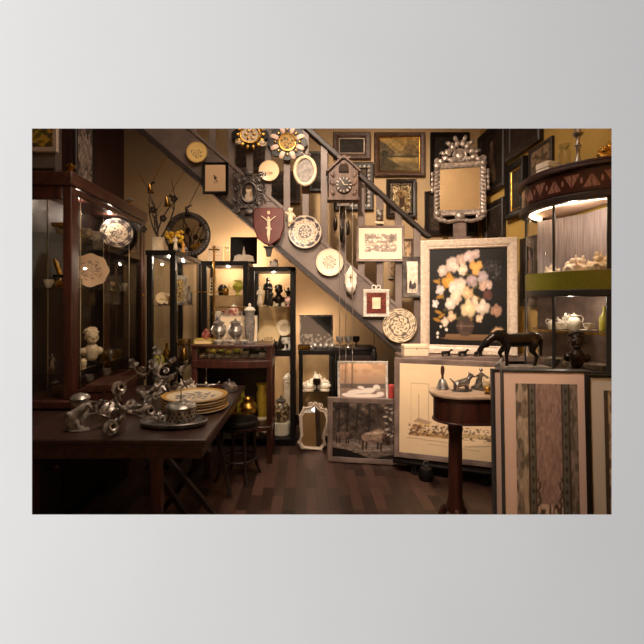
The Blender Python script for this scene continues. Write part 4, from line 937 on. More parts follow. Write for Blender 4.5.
# ---- tops and insides of the tall black cases
Z1 = 1.956
t = thing('twig_vase', 'cream vase with tall dark twigs on the tall black case', 'vase', (-1.36, 3.86, Z1)); lathe_part('vase', VASE['cylinder'], .125, 'ivory', t)
r = random.Random(3); mb = MB()
for k, (dx, dz, b) in enumerate(((-.18, .62, .05), (-.06, .5, -.06), (.13, .56, .08), (.05, .36, -.05), (-.1, .34, .04), (.18, .40, -.05))):
    pts = [(dx * s + b * math.sin(s * PI), .03 * math.sin(k + s * 2), .1 + dz * s) for s in (0, .25, .5, .75, 1)]; mb.tube(pts, [.008, .007, .006, .004, .002], 6)
    mb.tube([pts[2], (pts[2][0] + .06 * (1 if k % 2 else -1), pts[2][1], pts[2][2] + .1)], [.004, .002], 5)
mb.build('twigs', 'twig', t)
mb = MB()
for (x, z) in ((.05, .30), (-.04, .38), (.13, .25), (-.13, .2), (.15, .48)):
    for k in range(5): mb.ell((x + .02 * math.cos(k * 1.26), -.01, z + .02 * math.sin(k * 1.26)), (.016, .01, .016), 7)
mb.build('dried_blossoms', 'twig', t)
t = thing('yellow_bouquet', 'bunch of yellow flowers in a dark vase before the round mirror', 'flowers', (-1.27, 3.98, Z1)); lathe_part('vase', VASE['cylinder'], .08, 'bronze', t)
mb = MB(); g = MB()
for k in range(26):
    a, q = r.random() * 6.28, r.random(); x, y, z = .11 * q * math.cos(a), .06 * q * math.sin(a), .1 + .10 * r.random()
    mb.ell((x, y, z), (.022, .02, .017), 7, (r.random(), r.random(), 0)); g.tube([(0, 0, .06), (x, y, z)], .0025, 5)
mb.build('flower_heads', 'flower_yellow', t); g.build('stems', 'leaf_green', t)
t = thing('round_mirror', 'round mirror in a broad silver frame standing on the tall black case', 'mirror', (-1.245, 4.42, Z1))
mb = MB(); mb.ring((0, 0, .237), .213, .03, 48, 10); mb.ring((0, -.02, .237), .188, .008, 48, 6)
mb.build('frame', 'pewter', t); mb = MB(); beads_n = 40
for k in range(beads_n): mb.ell((.213 * math.cos(2 * PI * k / beads_n), -.028, .237 + .213 * math.sin(2 * PI * k / beads_n)), .009, 6)
mb.build('beading', 'silver', t)
MB().prism([(.19 * math.cos(a), .237 + .19 * math.sin(a)) for a in np.linspace(0, 2 * PI, 48, endpoint=False)], .006, -.004).build('looking_glass', 'mirror', t, smooth=False)
MB().box((-.1, .005, 0), (.1, .05, .012)).tube([(0, .04, .01), (0, .025, .2)], .008, 6).build('easel_foot', 'iron', t)
figure('figurine', 'yellow-cream standing figurine before the round mirror, left one', (-1.20, 3.86, Z1), .13, 'ivory', 0, .3)
figure('figurine', 'small orange-clad figurine before the round mirror, right one', (-1.20, 4.10, Z1), .12, 'flower_orange', 1, -.2, base='black_wood')
Z2 = 1.9155
t = thing('lace_holder', 'white pierced fretwork letter holder on the left twin case', 'ornament', (-.98, 4.52, Z2))
mb = MB(); mb.box((-.08, -.03, 0), (.08, .03, .012))
for i in range(4):
    for j in range(4): mb.ring((-.054 + i * .036, 0, .035 + j * .036), .015, .0035, 12, 5)
mb.box((-.075, -.004, .012), (-.07, .004, .17)).box((.07, -.004, .012), (.075, .004, .17)).box((-.075, -.004, .165), (.075, .004, .172)); mb.build('fretwork', 'porcelain', t)
vessel('crystal_vase', 'slim glass vase beside the white fretwork holder on the case', 'vase', (-.86, 4.56, Z2), .17, 'tall', 'crystal')
picture('framed_picture', 'small black picture standing on the twin cases behind the white spired ornament', 'picture', (-.70, 4.72, Z2), .30, .30, dark_scene(41, (24, 20, 20), (50, 40, 34), 10), fw=.02, d=.02, frame='black_wood', rot=(-.04, 0, 0))
t = thing('spired_ornament', 'white china ornament with a tall spire on the twin cases', 'ornament', (-.66, 4.46, Z2))
organic('body', [('c', (-.09, 0, .02), (.09, 0, .02), .02, .02), ('s', (-.05, 0, .045), (.04, .03, .035)), ('s', (.04, 0, .045), (.05, .03, .03)), ('c', (.0, 0, .04), (.0, 0, .11), .022, .014), ('c', (0, 0, .11), (0, 0, .165), .012, .004), ('s', (-.085, 0, .05), .018), ('s', (.085, 0, .045), .018)], 'plaster_white', t, .005, 2)
MB().box((-.11, -.035, 0), (.11, .035, .012)).build('base', 'plaster_white', t, bev=.003)
shellwork('shell_ornament', 'white shell ornament on the right twin case beneath the stringer', (-.34, 4.46, 1.856), .10, 'coral', 3)
# inside the tall black case
standing_dish('plate', 'cream round plate in the tall black case, front one', (-1.338, 3.90, 1.46), .055, 'round', 9, .2)
standing_dish('plate', 'plain cream plate in the tall black case, behind the front one', (-1.345, 4.06, 1.46), .05, 'floral', 10, .3)
picture('silver_photo_frame', 'silver photograph frame of foliage in the tall black case', 'picture', (-1.30, 4.30, 1.46), .165, .30, (lambda c: c.specks(10, .5, (60, 50, 40), 3).specks(18, .55, (196, 160, 80), 6))(Canvas(50, 60, (130, 110, 84))), fw=.04, d=.02, frame='silver', rot=(-.06, 0, .1))
vessel('yellow_bottle', 'slim yellow bottle beside the silver photograph frame in the tall case', 'bottle', (-1.255, 4.0, 1.46), .16, 'bottle', 'yellow_glaze')
for i, (lb, x, y, h_, k, m_) in enumerate((('tall clear glass vase in the lower part of the tall black case', -1.24, 4.05, .22, 'tall', 'crystal'), ('gilt goblet in the lower part of the tall black case, right', -1.24, 3.88, .12, 'goblet', 'gold'), ('yellow jar in the lower part of the tall black case, left', -1.36, 3.9, .13, 'jar', 'lime_glaze'), ('brass bottle in the lower part of the tall black case, back', -1.36, 4.1, .2, 'bottle', 'brass'), ('gilt cup in the lower part of the tall black case, centre', -1.30, 3.98, .08, 'cup', 'gold'), ('slim brass vase in the lower part of the tall black case, far back', -1.25, 4.3, .17, 'bottle', 'brass'))):
    vessel('case_vase', lb, 'vase', (x, y, .89), h_, k, m_, group='wares low in the tall black case')
trinket_box('brown_box', 'brown box with a gilt lid low in the tall black case', (-1.33, 4.5, .89), .15, .14, .2, 'walnut', 'gold')
# left twin
t = thing('ivory_fretwork', 'pierced ivory openwork tower in the left twin case', 'ornament', (-1.00, 4.52, 1.56))
mb = MB()
for j in range(5):
    w_ = .045 - .006 * j
    for s in (-1, 1): mb.ring((s * w_ * .5, 0, .03 + j * .034), .018, .0045, 12, 5)
mb.box((-.05, -.02, 0), (.05, .02, .012)).box((-.004, -.004, .01), (.004, .004, .2)); mb.build('openwork', 'ivory', t)
vessel('lime_vase', 'yellow-green handled vase on the top shelf of the left twin case', 'vase', (-.74, 4.56, 1.56), .17, 'urn', 'lime_glaze', handles=2)
vessel('floral_tureen', 'round flowered porcelain tureen on the middle shelf of the left twin case', 'tureen', (-.77, 4.47, 1.30), .17, 'jar', 'porcelain_pink', handles=2, lid='porcelain')
vessel('white_bowl', 'small white cup left of the flowered tureen in the left twin case', 'cup', (-.95, 4.47, 1.30), .09, 'cup', 'porcelain_blue', handles=1)
for i in range(5):
    vessel('yellow_jar', ('yellow jar %s on the floor of the left twin case' % ('at the left end', 'second from the left', 'in the middle', 'second from the right', 'at the right end')[i]), 'jar', (-1.0 + .085 * i, 4.5 + .03 * (i % 2), .91), .105 - .01 * (i % 3), 'jar', ('yellow_glaze', 'lime_glaze')[i % 2], lid='brass', group='yellow jars low in the left twin case')
for i, (x, k, m_, lb) in enumerate(((-.955, 'bowl', 'yellow_glaze', 'yellow bowl on the bottom board of the left twin case'), (-.74, 'jar', 'gold', 'gilt jar on the bottom board of the left twin case'))): vessel('bottom_ware', lb, 'pot', (x, 4.53, .07), .09 if i == 0 else .24, k, m_)
# right twin
figure('statuette', 'tall dark statuette at the back of the right twin case', (-.42, 4.63, 1.44), .30, 'bronze', 0, .1, base='black_wood')
figure('statuette', 'white robed statuette at the front of the right twin case', (-.49, 4.45, 1.44), .19, 'plaster_white', 0, .1)
figure('statuette', 'black figurine beside the white robed statuette', (-.37, 4.46, 1.44), .16, 'black_glaze', 2, -.3)
figure('statuette', 'dark slender statuette at the right end of the right twin case', (-.195, 4.6, 1.44), .20, 'bronze', 1, -.2, base='black_wood')
for i, (x, lb) in enumerate(((-.315, 'small white teacup right of the black figurine on the statuette shelf'), (-.245, 'small white teacup left of the pink vase on the statuette shelf'))): teacup('teacup', lb, (x, 4.44, 1.44), .033, 'porcelain', group='teacups on the statuette shelf')
vessel('pink_vase', 'small pink vase at the right of the statuette shelf', 'vase', (-.19, 4.44, 1.44), .11, 'urn', 'porcelain_pink')
standing_dish('plate', 'large cream plate standing in the middle of the right twin case', (-.41, 4.60, .985), .12, 'round', 14)
standing_dish('plate', 'smaller cream plate standing right of the large one in the right twin case', (-.245, 4.66, 1.10), .09, 'floral', 15)
MB_ = MB().box((-.06, -.05, 0), (.06, .05, .115)); tag(MB_.build('plinth_block', 'black_wood', None, loc=(-.245, 4.66, .985)), 'dark block under the smaller cream plate in the right twin case', 'block')
sphere_box('black_globe', 'glossy black globe jar, left of the pair in the right twin case', (-.46, 4.445, .985), .045, 'black_glaze', group='black globe jars')
sphere_box('black_globe', 'glossy black globe jar, right of the pair in the right twin case', (-.335, 4.445, .985), .045, 'black_glaze', group='black globe jars')
for i, (x, k, lb) in enumerate(((-.22, 'goblet', 'white goblet right of the black globes in the right twin case'), (-.172, 'tall', 'slim white vase at the right end beside the black globes'))): vessel('white_ware', lb, 'vase', (x, 4.45, .985), .125, k, 'porcelain_blue')
vessel('ginger_jar', 'dark patterned lidded urn in the bottom of the right twin case', 'urn', (-.27, 4.54, .202), .27, 'jar', 'bronze_vase', lid='pewter', handles=None)
t = thing('urn_stand', 'round cream pottery stand under the dark patterned urn', 'stand', (-.27, 4.54, .07)); lathe_part('drum', [(0, 0), (.8, 0), (.85, .2), (.78, .5), (.85, .85), (.85, 1.)], .13, 'porcelain', t, wall=False)
standing_dish('plate', 'cream plate behind the dark patterned urn, upper left', (-.45, 4.68, .48), .09, 'relief', 21); tag(MB().box((-.06, -.06, 0), (.06, .06, .408)).build('plinth_block', 'plaster_white', None, loc=(-.465, 4.68, .07)), 'pale block behind the dark patterned urn', 'block')
vessel('cream_pot', 'cream bowl left of the urn stand', 'pot', (-.43, 4.45, .07), .05, 'bowl', 'porcelain')
shellwork('shell_ornament', 'cream shellwork hanging high beside the dark patterned urn', (-.20, 4.68, .602), .11, 'coral', 31); tag(MB().box((-.04, -.04, 0), (.04, .04, .53)).build('plinth_block', 'plaster_white', None, loc=(-.20, 4.69, .07)), 'pale tall block right of the dark patterned urn', 'block')
# low case of shellwork
pos = ((.03, 4.5, .55, .12, 'upper left'), (.20, 4.5, .55, .13, 'upper right'), (.11, 4.61, .55, .18, 'upper middle, tallest'), (.03, 4.5, .07, .12, 'lower left'), (.2, 4.5, .07, .13, 'lower right'), (.11, 4.61, .07, .19, 'lower middle'))
for i, (x, y, z, s, lb) in enumerate(pos): shellwork('shellwork', 'cream shellwork ornament in the low lit case, ' + lb, (x, y, z), s, 'coral', 50 + i, group='shellwork in the low lit case')
for i, (x, z, lb) in enumerate(((.115, .55, 'dark goblet on the shelf between the shellwork pieces'), (.115, .07, 'dark goblet on the bottom between the shellwork pieces'))): vessel('dark_goblet', lb, 'goblet', (x, 4.46, z), .12, 'goblet', 'bronze')
# on the low case and the low cupboard
picture('framed_picture', 'landscape in a slim silver frame standing on the low lit case', 'picture', (.115, 4.66, .985), .37, .36, (lambda c: c.poly([(.3, 1), (1, .35), (1, 1)], (40, 36, 34)).specks(14, .5, (150, 136, 122), 4, 0, 0, 1, .4))(Canvas(60, 60, (96, 84, 74))), fw=.022, d=.02, frame='silver', rot=(-.05, 0, 0))
for i in range(4): sphere_box('silver_ball', 'silver ball ornament on the low lit case, %s' % ('first from the left', 'second from the left', 'third from the left', 'rightmost')[i], (.095 + .062 * i, 4.50 - .03 * (i % 2), .985), .03, 'silver', group='silver balls on the low lit case')
t = thing('brass_plaque', 'small brass-faced box on the left end of the low lit case', 'box', (-.02, 4.43, .985)); MB().box((-.065, -.02, 0), (.065, .02, .055)).build('body', 'black_wood', t, bev=.003); MB().box((-.058, -.024, .008), (.058, -.02, .047)).build('plate', 'brass', t)
for i, m_ in enumerate(('silver', 'silver', 'bronze')): vessel('silver_cup', ('silver goblet on the low dark cupboard, left of three', 'silver goblet on the low dark cupboard, middle of three', 'dark goblet on the low cupboard, right of three')[i], 'goblet', (.36 + .088 * i, 4.5, 1.005), .115, 'goblet', m_, group='goblets on the low cupboard')
t = thing('hanging_lantern', 'small dark slim lantern hanging below the stairs', 'lantern', (.70, 4.32, .80))
MB().lathe([(0, 0), (.02, 0), (.028, .03), (.03, .16), (.012, .21), (0, .21)], 12).build('body', 'iron', t); MB().tube([(0, 0, .2), (0, 0, zlow(.70) - .02 - .80)], .003, 5).build('chain', 'iron', t)
# ---- more wares crowding the cases
def row(name, labels, cat, spots, z, specs, group=None):
    for lb, (x, y), (h_, k, m_) in zip(labels, spots, specs): vessel(name, lb, cat, (x, y, z), h_, k, m_, group=group)
row('small_bottle', ['amber bottle at the front of the tall black case shelf', 'slim grey bottle at the back of the tall black case shelf'], 'bottle', [(-1.25, 3.88), (-1.26, 4.52)], 1.46, [(.13, 'bottle', 'brass'), (.2, 'bottle', 'pewter')])
row('porcelain_cup', ['blue-veined cup at the right end of the middle shelf in the left twin case', 'pink-veined cup left of the flowered tureen at the back'], 'cup', [(-.68, 4.62), (-.88, 4.62)], 1.30, [(.08, 'cup', 'porcelain_blue'), (.09, 'cup', 'porcelain_pink')])
row('brass_pot', ['brass pot on the top shelf of the left twin case, middle', 'dark jar on the top shelf of the left twin case, at the back'], 'pot', [(-.86, 4.5), (-.92, 4.64)], 1.56, [(.10, 'jar', 'brass'), (.15, 'jar', 'bronze')])
t = thing('dark_bust', 'dark bust at the back of the statuette shelf, between two statuettes', 'bust', (-.30, 4.63, 1.44)); bust_parts = bust('x', 'x', (0, 0, 0), .24, 'bronze', hair='bronze')
for c in list(bust_parts.children): c.parent = t
bpy.data.objects.remove(bust_parts)
standing_dish('plate', 'small floral plate behind the globes at the left of the right twin case', (-.50, 4.70, .985), .062, 'scenic', 33)
row('cream_vase', ['cream vase behind the patterned urn, right side', 'cream jug at the lower left of the right twin case'], 'vase', [(-.335, 4.725), (-.525, 4.455)], .07, [(.2, 'baluster', 'plaster_white'), (.14, 'baluster', 'ivory')])
for i, (x, y, z, s_) in enumerate(((.225, 4.65, .55, .065), (-.005, 4.65, .55, .065), (.225, 4.66, .07, .065), (-.005, 4.66, .07, .065))):
    shellwork('shellwork', 'small shellwork tuft in the low lit case, ' + ('upper right back corner', 'upper left back corner', 'lower right back corner', 'lower left back corner')[i], (x, y, z), s_, 'coral', 70 + i, group='shellwork in the low lit case')
for i, (x, y, h_, k, m_, lb) in enumerate(((-.845, 4.165, .18, 'bottle', 'gold', 'gilt bottle inside the showcase table, left of centre'), (-.65, 4.15, .30, 'tall', 'lime_glaze', 'tall olive vase at the back inside the showcase table'), (-.66, 3.96, .1, 'goblet', 'gold', 'small gilt goblet at the front inside the showcase table'))):
    vessel('showcase_vase', lb, 'vase', (x, y, .346), h_, k, m_)
# left cabinet, upper and lower shelves
row('cabinet_glass', ['etched goblet on the cabinet top shelf, left of the patterned plate', 'silver cup on the cabinet top shelf near the front', 'low silver cup on the cabinet top shelf, middle'], 'glass', [(-1.76, 3.72), (-1.75, 3.34), (-1.78, 3.54)], ZC + 1.225, [(.14, 'goblet', 'crystal'), (.09, 'cup', 'old_silver'), (.1, 'cup', 'silver')])
row('ivory_cup', ['small ivory pot on the lower cabinet shelf, nearer than the child bust', 'brown jar on the lower cabinet shelf at the near end'], 'pot', [(-1.74, 3.28), (-1.82, 3.22)], ZC + .235, [(.075, 'jar', 'ivory'), (.1, 'jar', 'bronze')])
# small irons before the flower painting
for i, (x, lb) in enumerate(((1.27, 'left of three small dark iron animals below the flower painting'), (1.42, 'middle of three small dark iron animals below the flower painting'), (1.56, 'right of three small dark iron animals below the flower painting'))):
    t = thing('iron_animal', lb, 'figurine', (x, 3.80, 1.0015), rotz=.2 * i)
    organic('body', [('c', (-.03, 0, .03), (.025, 0, .034), .014, .014), ('c', (.025, 0, .036), (.045, 0, .055), .010, .009), ('c', (.045, 0, .057), (.062, 0, .05), .008, .005), ('c', (-.03, -.008, .03), (-.034, -.01, .006), .007, .005), ('c', (-.03, .008, .03), (-.034, .01, .006), .007, .005), ('c', (.022, -.008, .03), (.024, -.01, .006), .007, .005), ('c', (.022, .008, .03), (.024, .01, .006), .007, .005), ('c', (-.04, 0, .036), (-.055, 0, .02), .005, .003)], 'iron', t, .004, 1)
    MB().box((-.045, -.015, 0), (.045, .015, .004)).build('base', 'iron', t)
# ================================================================== THE SHOWCASE TABLE AND WHAT STANDS ON IT
def descend(o):
    yield o
    for c in o.children: yield from descend(c)
def settle(t, z):
    """lower or lift a thing until its lowest point rests at height z"""
    bpy.context.view_layer.update()
    lo = min((c.matrix_world @ v.co).z for c in descend(t) if c.type == 'MESH' for v in c.data.vertices); t.location.z += z - lo; return t
def bow(x0, x1, yb, yf, b, n=14): return [(x0, yb)] + [(x0 + (x1 - x0) * i / n, yf - b * math.sin(PI * i / n)) for i in range(n + 1)] + [(x1, yb)]
t = thing('showcase_table', 'red-brown bow-fronted showcase table with a glass gallery, behind the dark table', 'showcase', (-.685, 4.06, 0))
w = .375
MB().slab(bow(-w, w, .2, -.2, .05), 1.07, 1.097).build('top', 'mahogany', t, bev=.006)
g = MB().slab(bow(-w + .02, w - .02, .18, -.17, .045), .955, .962).build('gallery_floor', 'mahogany', t)
MB().slab(bow(-w, w, .2, -.19, .05), .885, .953).build('rail', 'mahogany', t, bev=.004)
MB().slab(bow(-w, w, .2, -.19, .05), .30, .345).build('base_rail', 'mahogany', t, bev=.006)
for sx in (-1, 1):
    for y in (-.165, .165):
        MB().box((sx * (w - .03) - .025, y - .025, .0), (sx * (w - .03) + .025, y + .025, 1.07)).build('leg', 'mahogany', t, bev=.006)
def bow_pane(z0, z1, name, y0=-.165, b=.045):
    n = 14; a = [(-w + .055 + (2 * w - .11) * i / n, y0 - b * math.sin(PI * (.07 + .86 * i / n))) for i in range(n + 1)]
    return MB().slab(a + [(x, y + .005) for x, y in a[::-1]], z0, z1).build(name, 'glass', t)
bow_pane(.962, 1.07, 'gallery_pane'); bow_pane(.345, .885, 'door_pane')
for sx in (-1, 1):
    x = sx * (w - .02); MB().box((min(x, x - sx * .006), -.14, .345), (max(x, x - sx * .006), .14, .885)).build('side_pane', 'glass', t); MB().box((min(x, x - sx * .006), -.14, .962), (max(x, x - sx * .006), .14, 1.07)).build('gallery_side_pane', 'glass', t)
MB().box((-w + .06, .17, .345), (w - .06, .18, .885)).build('back_panel', 'dark_wood', t)
for i in range(8):
    lb = 'silver trinket box in the glass gallery of the showcase table, %s' % ('first from the left', 'second from the left', 'third from the left', 'fourth from the left', 'fourth from the right', 'third from the right', 'second from the right', 'rightmost')[i]
    trinket_box('silver_box', lb, (-.685 - .28 + .079 * i, 3.94 - .01 * math.sin(i), .963), .06, .04, .04 + .012 * (i % 3), 'old_silver', 'silver' if i % 2 else 'pewter', group='silver boxes in the glass gallery')
for i, (x, y, h_, k, m_, lb) in enumerate(((-.55, 4.0, .25, 'urn', 'gold', 'gilt urn inside the showcase table, right of centre'), (-.43, 4.12, .36, 'tall', 'yellow_glaze', 'tall yellow vase inside the showcase table at the back right'), (-.745, 4.05, .25, 'jar', 'gold', 'gilt jar inside the showcase table, centre'), (-.415, 3.95, .05, 'bowl', 'porcelain', 'white bowl inside the showcase table at the front right'), (-.935, 4.05, .22, 'jar', 'brass', 'brass jar inside the showcase table, left side'))):
    vessel('showcase_vase', lb, 'vase', (x, y, .346), h_ * .95, k, m_, handles=None)
ZT = 1.098
vessel('silver_samovar', 'handled silver urn on the showcase table, left of the pair', 'urn', (-.825, 3.975, ZT), .20, 'urn', 'silver', handles=2, lid='silver', group='pair of silver urns').rotation_euler.z = 1.1
vessel('silver_samovar', 'handled silver urn on the showcase table, right of the pair', 'urn', (-.668, 3.975, ZT), .20, 'urn', 'silver', handles=2, lid='silver', group='pair of silver urns').rotation_euler.z = 1.1
for i, x in enumerate((-.80, -.675, -.57)): vessel('lidded_dish', 'small white lidded dish at the front of the showcase table, ' + ('leftmost', 'middle', 'rightmost')[i], 'dish', (x, 3.85, ZT), .04, 'bowl', 'porcelain' if i != 2 else 'porcelain_blue', lid='porcelain', group='white lidded dishes')
vessel('grey_vase', 'tall grey-white cylindrical vase at the right on the showcase table', 'vase', (-.535, 3.99, ZT), .31, 'tall', 'stone', lid='porcelain')
t = thing('cream_plaque', 'large cream oblong plaque standing behind the silver urns', 'plaque', (-.665, 4.15, ZT), rot=(-.1, 0, 0))
MB().box((-.18, -.012, 0), (.18, .012, .25)).build('board', 'mat_cream', t, bev=.006); frame_ring(MB(), .37, .256, .012, .022).build('rim', 'porcelain', t)
t = thing('yellow_book', 'thick yellowed book lying at the left end of the showcase table', 'book', (-.965, 4.0, ZT)); MB().box((-.075, -.085, .004), (.075, .085, .036)).build('pages', 'page', t); MB().box((-.08, -.09, 0), (.08, .09, .004)).box((-.08, -.09, .036), (.08, .09, .041)).box((-.084, -.09, 0), (-.078, .09, .041)).build('cover', 'yellow_glaze', t, bev=.002)
vessel('red_bowl', 'red glazed bowl on the yellowed book, in front', 'bowl', (-.945, 3.96, ZT + .043), .065, 'jar', 'red_glaze', lid='red_glaze')
vessel('red_bowl', 'red glazed pot behind the yellowed book at the left', 'bowl', (-.99, 4.16, ZT), .13, 'jar', 'red_glaze', lid='red_glaze')
t = thing('brass_stand', 'slender brass rod stand with cross arms rising from the showcase table', 'stand', (-.905, 4.13, ZT))
MB().lathe([(0, 0), (.05, 0), (.05, .012), (.012, .03), (.01, .05), (0, .05)], 18).build('foot', 'brass', t); MB().tube([(0, 0, .03), (0, 0, .90)], .011, 10).build('rod', 'brass', t)
MB().tube([(-.22, 0, .49), (.1, 0, .49)], .005, 6).build('cross_arm', 'gold', t); MB().tube([(0, 0, .34), (.32, 0, .34)], .007, 6).build('cross_arm', 'gold', t); MB().box((-.05, -.02, .9), (.05, .02, .912)).ell((0, 0, .93), .018, 10).build('finial', 'brass', t)

# ------------------------------------------------------------------ stool
t = thing('stool', 'round black-seated bentwood stool between the dark table and the showcase', 'stool', (-.575, 3.58, 0))
MB().lathe([(0, .455), (.15, .455), (.165, .465), (.168, .485), (.16, .5), (.1, .508), (0, .51)], 32).build('seat', 'black_leather', t)
MB().lathe([(.13, .425), (.168, .425), (.17, .452), (.13, .452), (.13, .425)], 32).build('seat_ring', 'dark_wood', t)
for k in range(4):
    a = k * PI / 2 + .5; c_, s_ = math.cos(a), math.sin(a); MB().tube([(.14 * c_, .14 * s_, .44), (.145 * c_, .145 * s_, .25), (.165 * c_, .165 * s_, .08), (.2 * c_, .2 * s_, .0)], [.016, .015, .013, .014], 8).build('leg', 'dark_wood', t)
MB().ring((0, 0, .17), .15, .010, axis='z').build('foot_ring', 'dark_wood', t)

# ================================================================== THE DARK TABLE
TX0, TX1, TY0, TY1, TZ = -1.612, -.54, 2.27, 3.74, .75
t = thing('trestle_table', 'long dark wooden table on crossed legs in the left foreground', 'table', ((TX0 + TX1) / 2, (TY0 + TY1) / 2, 0)); a, b = (TX1 - TX0) / 2, (TY1 - TY0) / 2
MB().box((-a, -b, TZ - .03), (a, b, TZ)).build('tabletop', 'table_wood', t, bev=.006)
MB().box((-a + .012, -b + .012, TZ - .05), (a - .012, b - .012, TZ - .031)).build('moulding', 'mahogany_long', t, bev=.004)
mb = MB(); z0, z1 = TZ - .115, TZ - .051
mb.box((-a + .03, -b + .03, z0), (a - .03, -b + .055, z1)).box((-a + .03, b - .055, z0), (a - .03, b - .03, z1)).box((a - .055, -b + .055, z0), (a - .03, b - .055, z1)).box((-a + .03, -b + .055, z0), (-a + .055, b - .055, z1)); mb.build('apron', 'mahogany_long', t, bev=.004)
for y in (-b + .10, b - .16):
    for x in (-a + .06, .235): MB().box((x - .03, y - .03, 0), (x + .03, y + .03, TZ - .052)).build('leg', 'mahogany', t, bev=.005)
def bar(p, q, s=.022):
    return MB().tube([p, q], s, 4)
for (p, q) in (((.24, -b + .16, .63), (.52, -b + .52, .02)), ((.12, -b + .17, .63), (.40, -b + .4, .02)), ((.50, -b + .2, .63), (.06, -b + .62, .02)), ((.3, b - .3, .63), (.5, b - .55, .02))): bar(p, q).build('cross_brace', 'dark_wood', t)
# ---- wares on the dark table
def rococo(name, label, loc, h, rot, n=3, m='silver', seed=0):
    """scrolled candelabrum branch: shell foot, twisting stem, arms with drip pans and sockets"""
    t = thing(name, label, 'candelabrum', loc, rot=rot); u = h
    mb = MB()
    for k in range(5): mb.scroll((.14 * u * math.cos(k * 1.257), .14 * u * math.sin(k * 1.257), .06 * u), .09 * u, .022 * u, 1.3, 0, 1 if k % 2 else -1, 'xz' if k % 2 else 'yz')
    mb.lathe([(0, 0), (.2 * u, 0), (.21 * u, .03 * u), (.13 * u, .07 * u), (.06 * u, .14 * u), (.0, .15 * u)], 20); mb.build('foot', m, t)
    mb = MB().lathe([(.0, .1 * u), (.05 * u, .14 * u), (.035 * u, .22 * u), (.075 * u, .32 * u), (.045 * u, .42 * u), (.035 * u, .6 * u), (.07 * u, .68 * u), (.03 * u, .74 * u), (0, .76 * u)], 14)
    for k in range(6): mb.ell((.05 * u * math.cos(k * 1.05), .05 * u * math.sin(k * 1.05), .33 * u), (.03 * u, .03 * u, .06 * u), 8)
    mb.build('stem', m, t)
    for k in range(n):
        a = 2 * PI * k / n + seed; c_, s_ = math.cos(a), math.sin(a); f = lambda r, z: (r * u * c_, r * u * s_, z * u)
        arm = MB().tube([f(.03, .62), f(.12, .5), f(.24, .5), f(.34, .6), f(.36, .72), f(.33, .8)], [.03 * u, .034 * u, .032 * u, .028 * u, .024 * u, .02 * u], 8)
        pts = [f(.2 + .075 * (1 - i / 20) * math.cos(i * .45), .66 + .075 * (1 - i / 20) * math.sin(i * .45)) for i in range(20)]; arm.tube(pts, [.02 * u] * 20, 6)
        o = arm.build('arm', m, t)
        mb = MB().at(f(.33, .8)); mb.lathe([(0, 0), (.1 * u, .02 * u), (.11 * u, .035 * u), (.05 * u, .03 * u), (.045 * u, .06 * u), (.06 * u, .1 * u), (.05 * u, .16 * u), (.06 * u, .18 * u), (.035 * u, .17 * u), (.03 * u, .08 * u), (0, .08 * u)], 14); mb.build('candle_socket', m, o)
    return t
settle(rococo('candelabrum', 'ornate tarnished silver candelabrum lying on its side at the table front', (-1.16, 2.50, 1.0), .36, (1.2, .55, .5), 3, 'old_silver', .3), TZ + .002)
settle(rococo('candelabrum', 'ornate silver candelabrum slumped over just behind the front one', (-1.17, 2.98, 1.0), .36, (1.0, .3, 1.9), 3, 'old_silver', 1.1), TZ + .002)
settle(rococo('candelabrum', 'upended scrolled silver candelabrum between the wooden box and the pile of plates', (-1.17, 3.40, 1.0), .34, (.35, -.4, .4), 3, 'silver', .7), TZ + .002)
settle(rococo('candelabrum', 'small tarnished silver branch lying nearest the wooden box', (-1.32, 2.90, 1.0), .18, (1.3, .5, -.6), 2, 'old_silver', .9), TZ + .002)
settle(rococo('candelabrum', 'small scrolled silver branch lying left of the pile of plates', (-1.16, 2.775, 1.0), .22, (1.4, -.6, 1.2), 2, 'silver', .2), TZ + .002)
trinket_box('wooden_box', 'dark wooden box with a pale edge on the table beside the mahogany cabinet', (-1.44, 3.14, TZ), .24, .36, .16, 'mahogany', 'mahogany_long', .12)
t = thing('silver_tankard', 'squat silver lidded tankard on the table before the dark wooden box', 'tankard', (-1.43, 2.66, TZ)); lathe_part('body', VASE['cylinder'], .13, 'silver', t); MB().lathe([(0, .135), (.06, .135), (.045, .155), (.01, .165), (0, .17)], 18).build('lid', 'silver', t)
MB().tube([(.055, 0, .11), (.1, 0, .11), (.105, 0, .04), (.055, 0, .03)], .008, 7).build('handle', 'silver', t)
# pile of plates
for i in range(5):
    plate('plate', ('gold-rimmed blue and white plate on top of the pile', 'second plate from the top of the gold-rimmed pile', 'third plate from the top of the gold-rimmed pile', 'fourth plate from the top of the gold-rimmed pile', 'lowest plate of the gold-rimmed pile')[i], (-.775 + .004 * math.sin(i * 2), 2.93 + .004 * math.cos(i * 3), TZ + .001 + .0185 * (4 - i)), .225 - .004 * (i % 2), china('gold', 60 + i), depth=.15, group='gold-rimmed plates in a pile', segs=56)
# tray and pierced box
t = thing('oval_tray', 'oval grey metal tray with a thick rim at the table front corner', 'tray', (-.80, 2.54, TZ)); 
mb = MB(); mb.at(scl=(1, .62, 1)).lathe([(0, 0), (.17, 0), (.2, .012), (.205, .03), (.198, .034), (.185, .018), (.16, .012), (0, .012)], 40); mb.build('dish', 'pewter', t)
t = thing('pierced_box', 'round silver pierced box with a tall finial on the oval tray', 'box', (-.755, 2.54, TZ + .0135)); t.scale = (.94, .94, 1.4)
MB().lathe([(0, 0), (.094, 0), (.096, .006), (.092, .01), (.092, .062), (.096, .066), (0, .066)], 36).build('body', 'silver', t)
mb = MB()
for k in range(18):
    for j in range(3):
        a = 2 * PI * (k + .5 * (j % 2)) / 18; mb.at((.0915 * math.cos(a), .0915 * math.sin(a), .021 + .015 * j), (0, 0, a)).ell((0, 0, 0), (.003, .0075, .0055), 8)
mb.build('pierced_pattern', 'black_glaze', t)
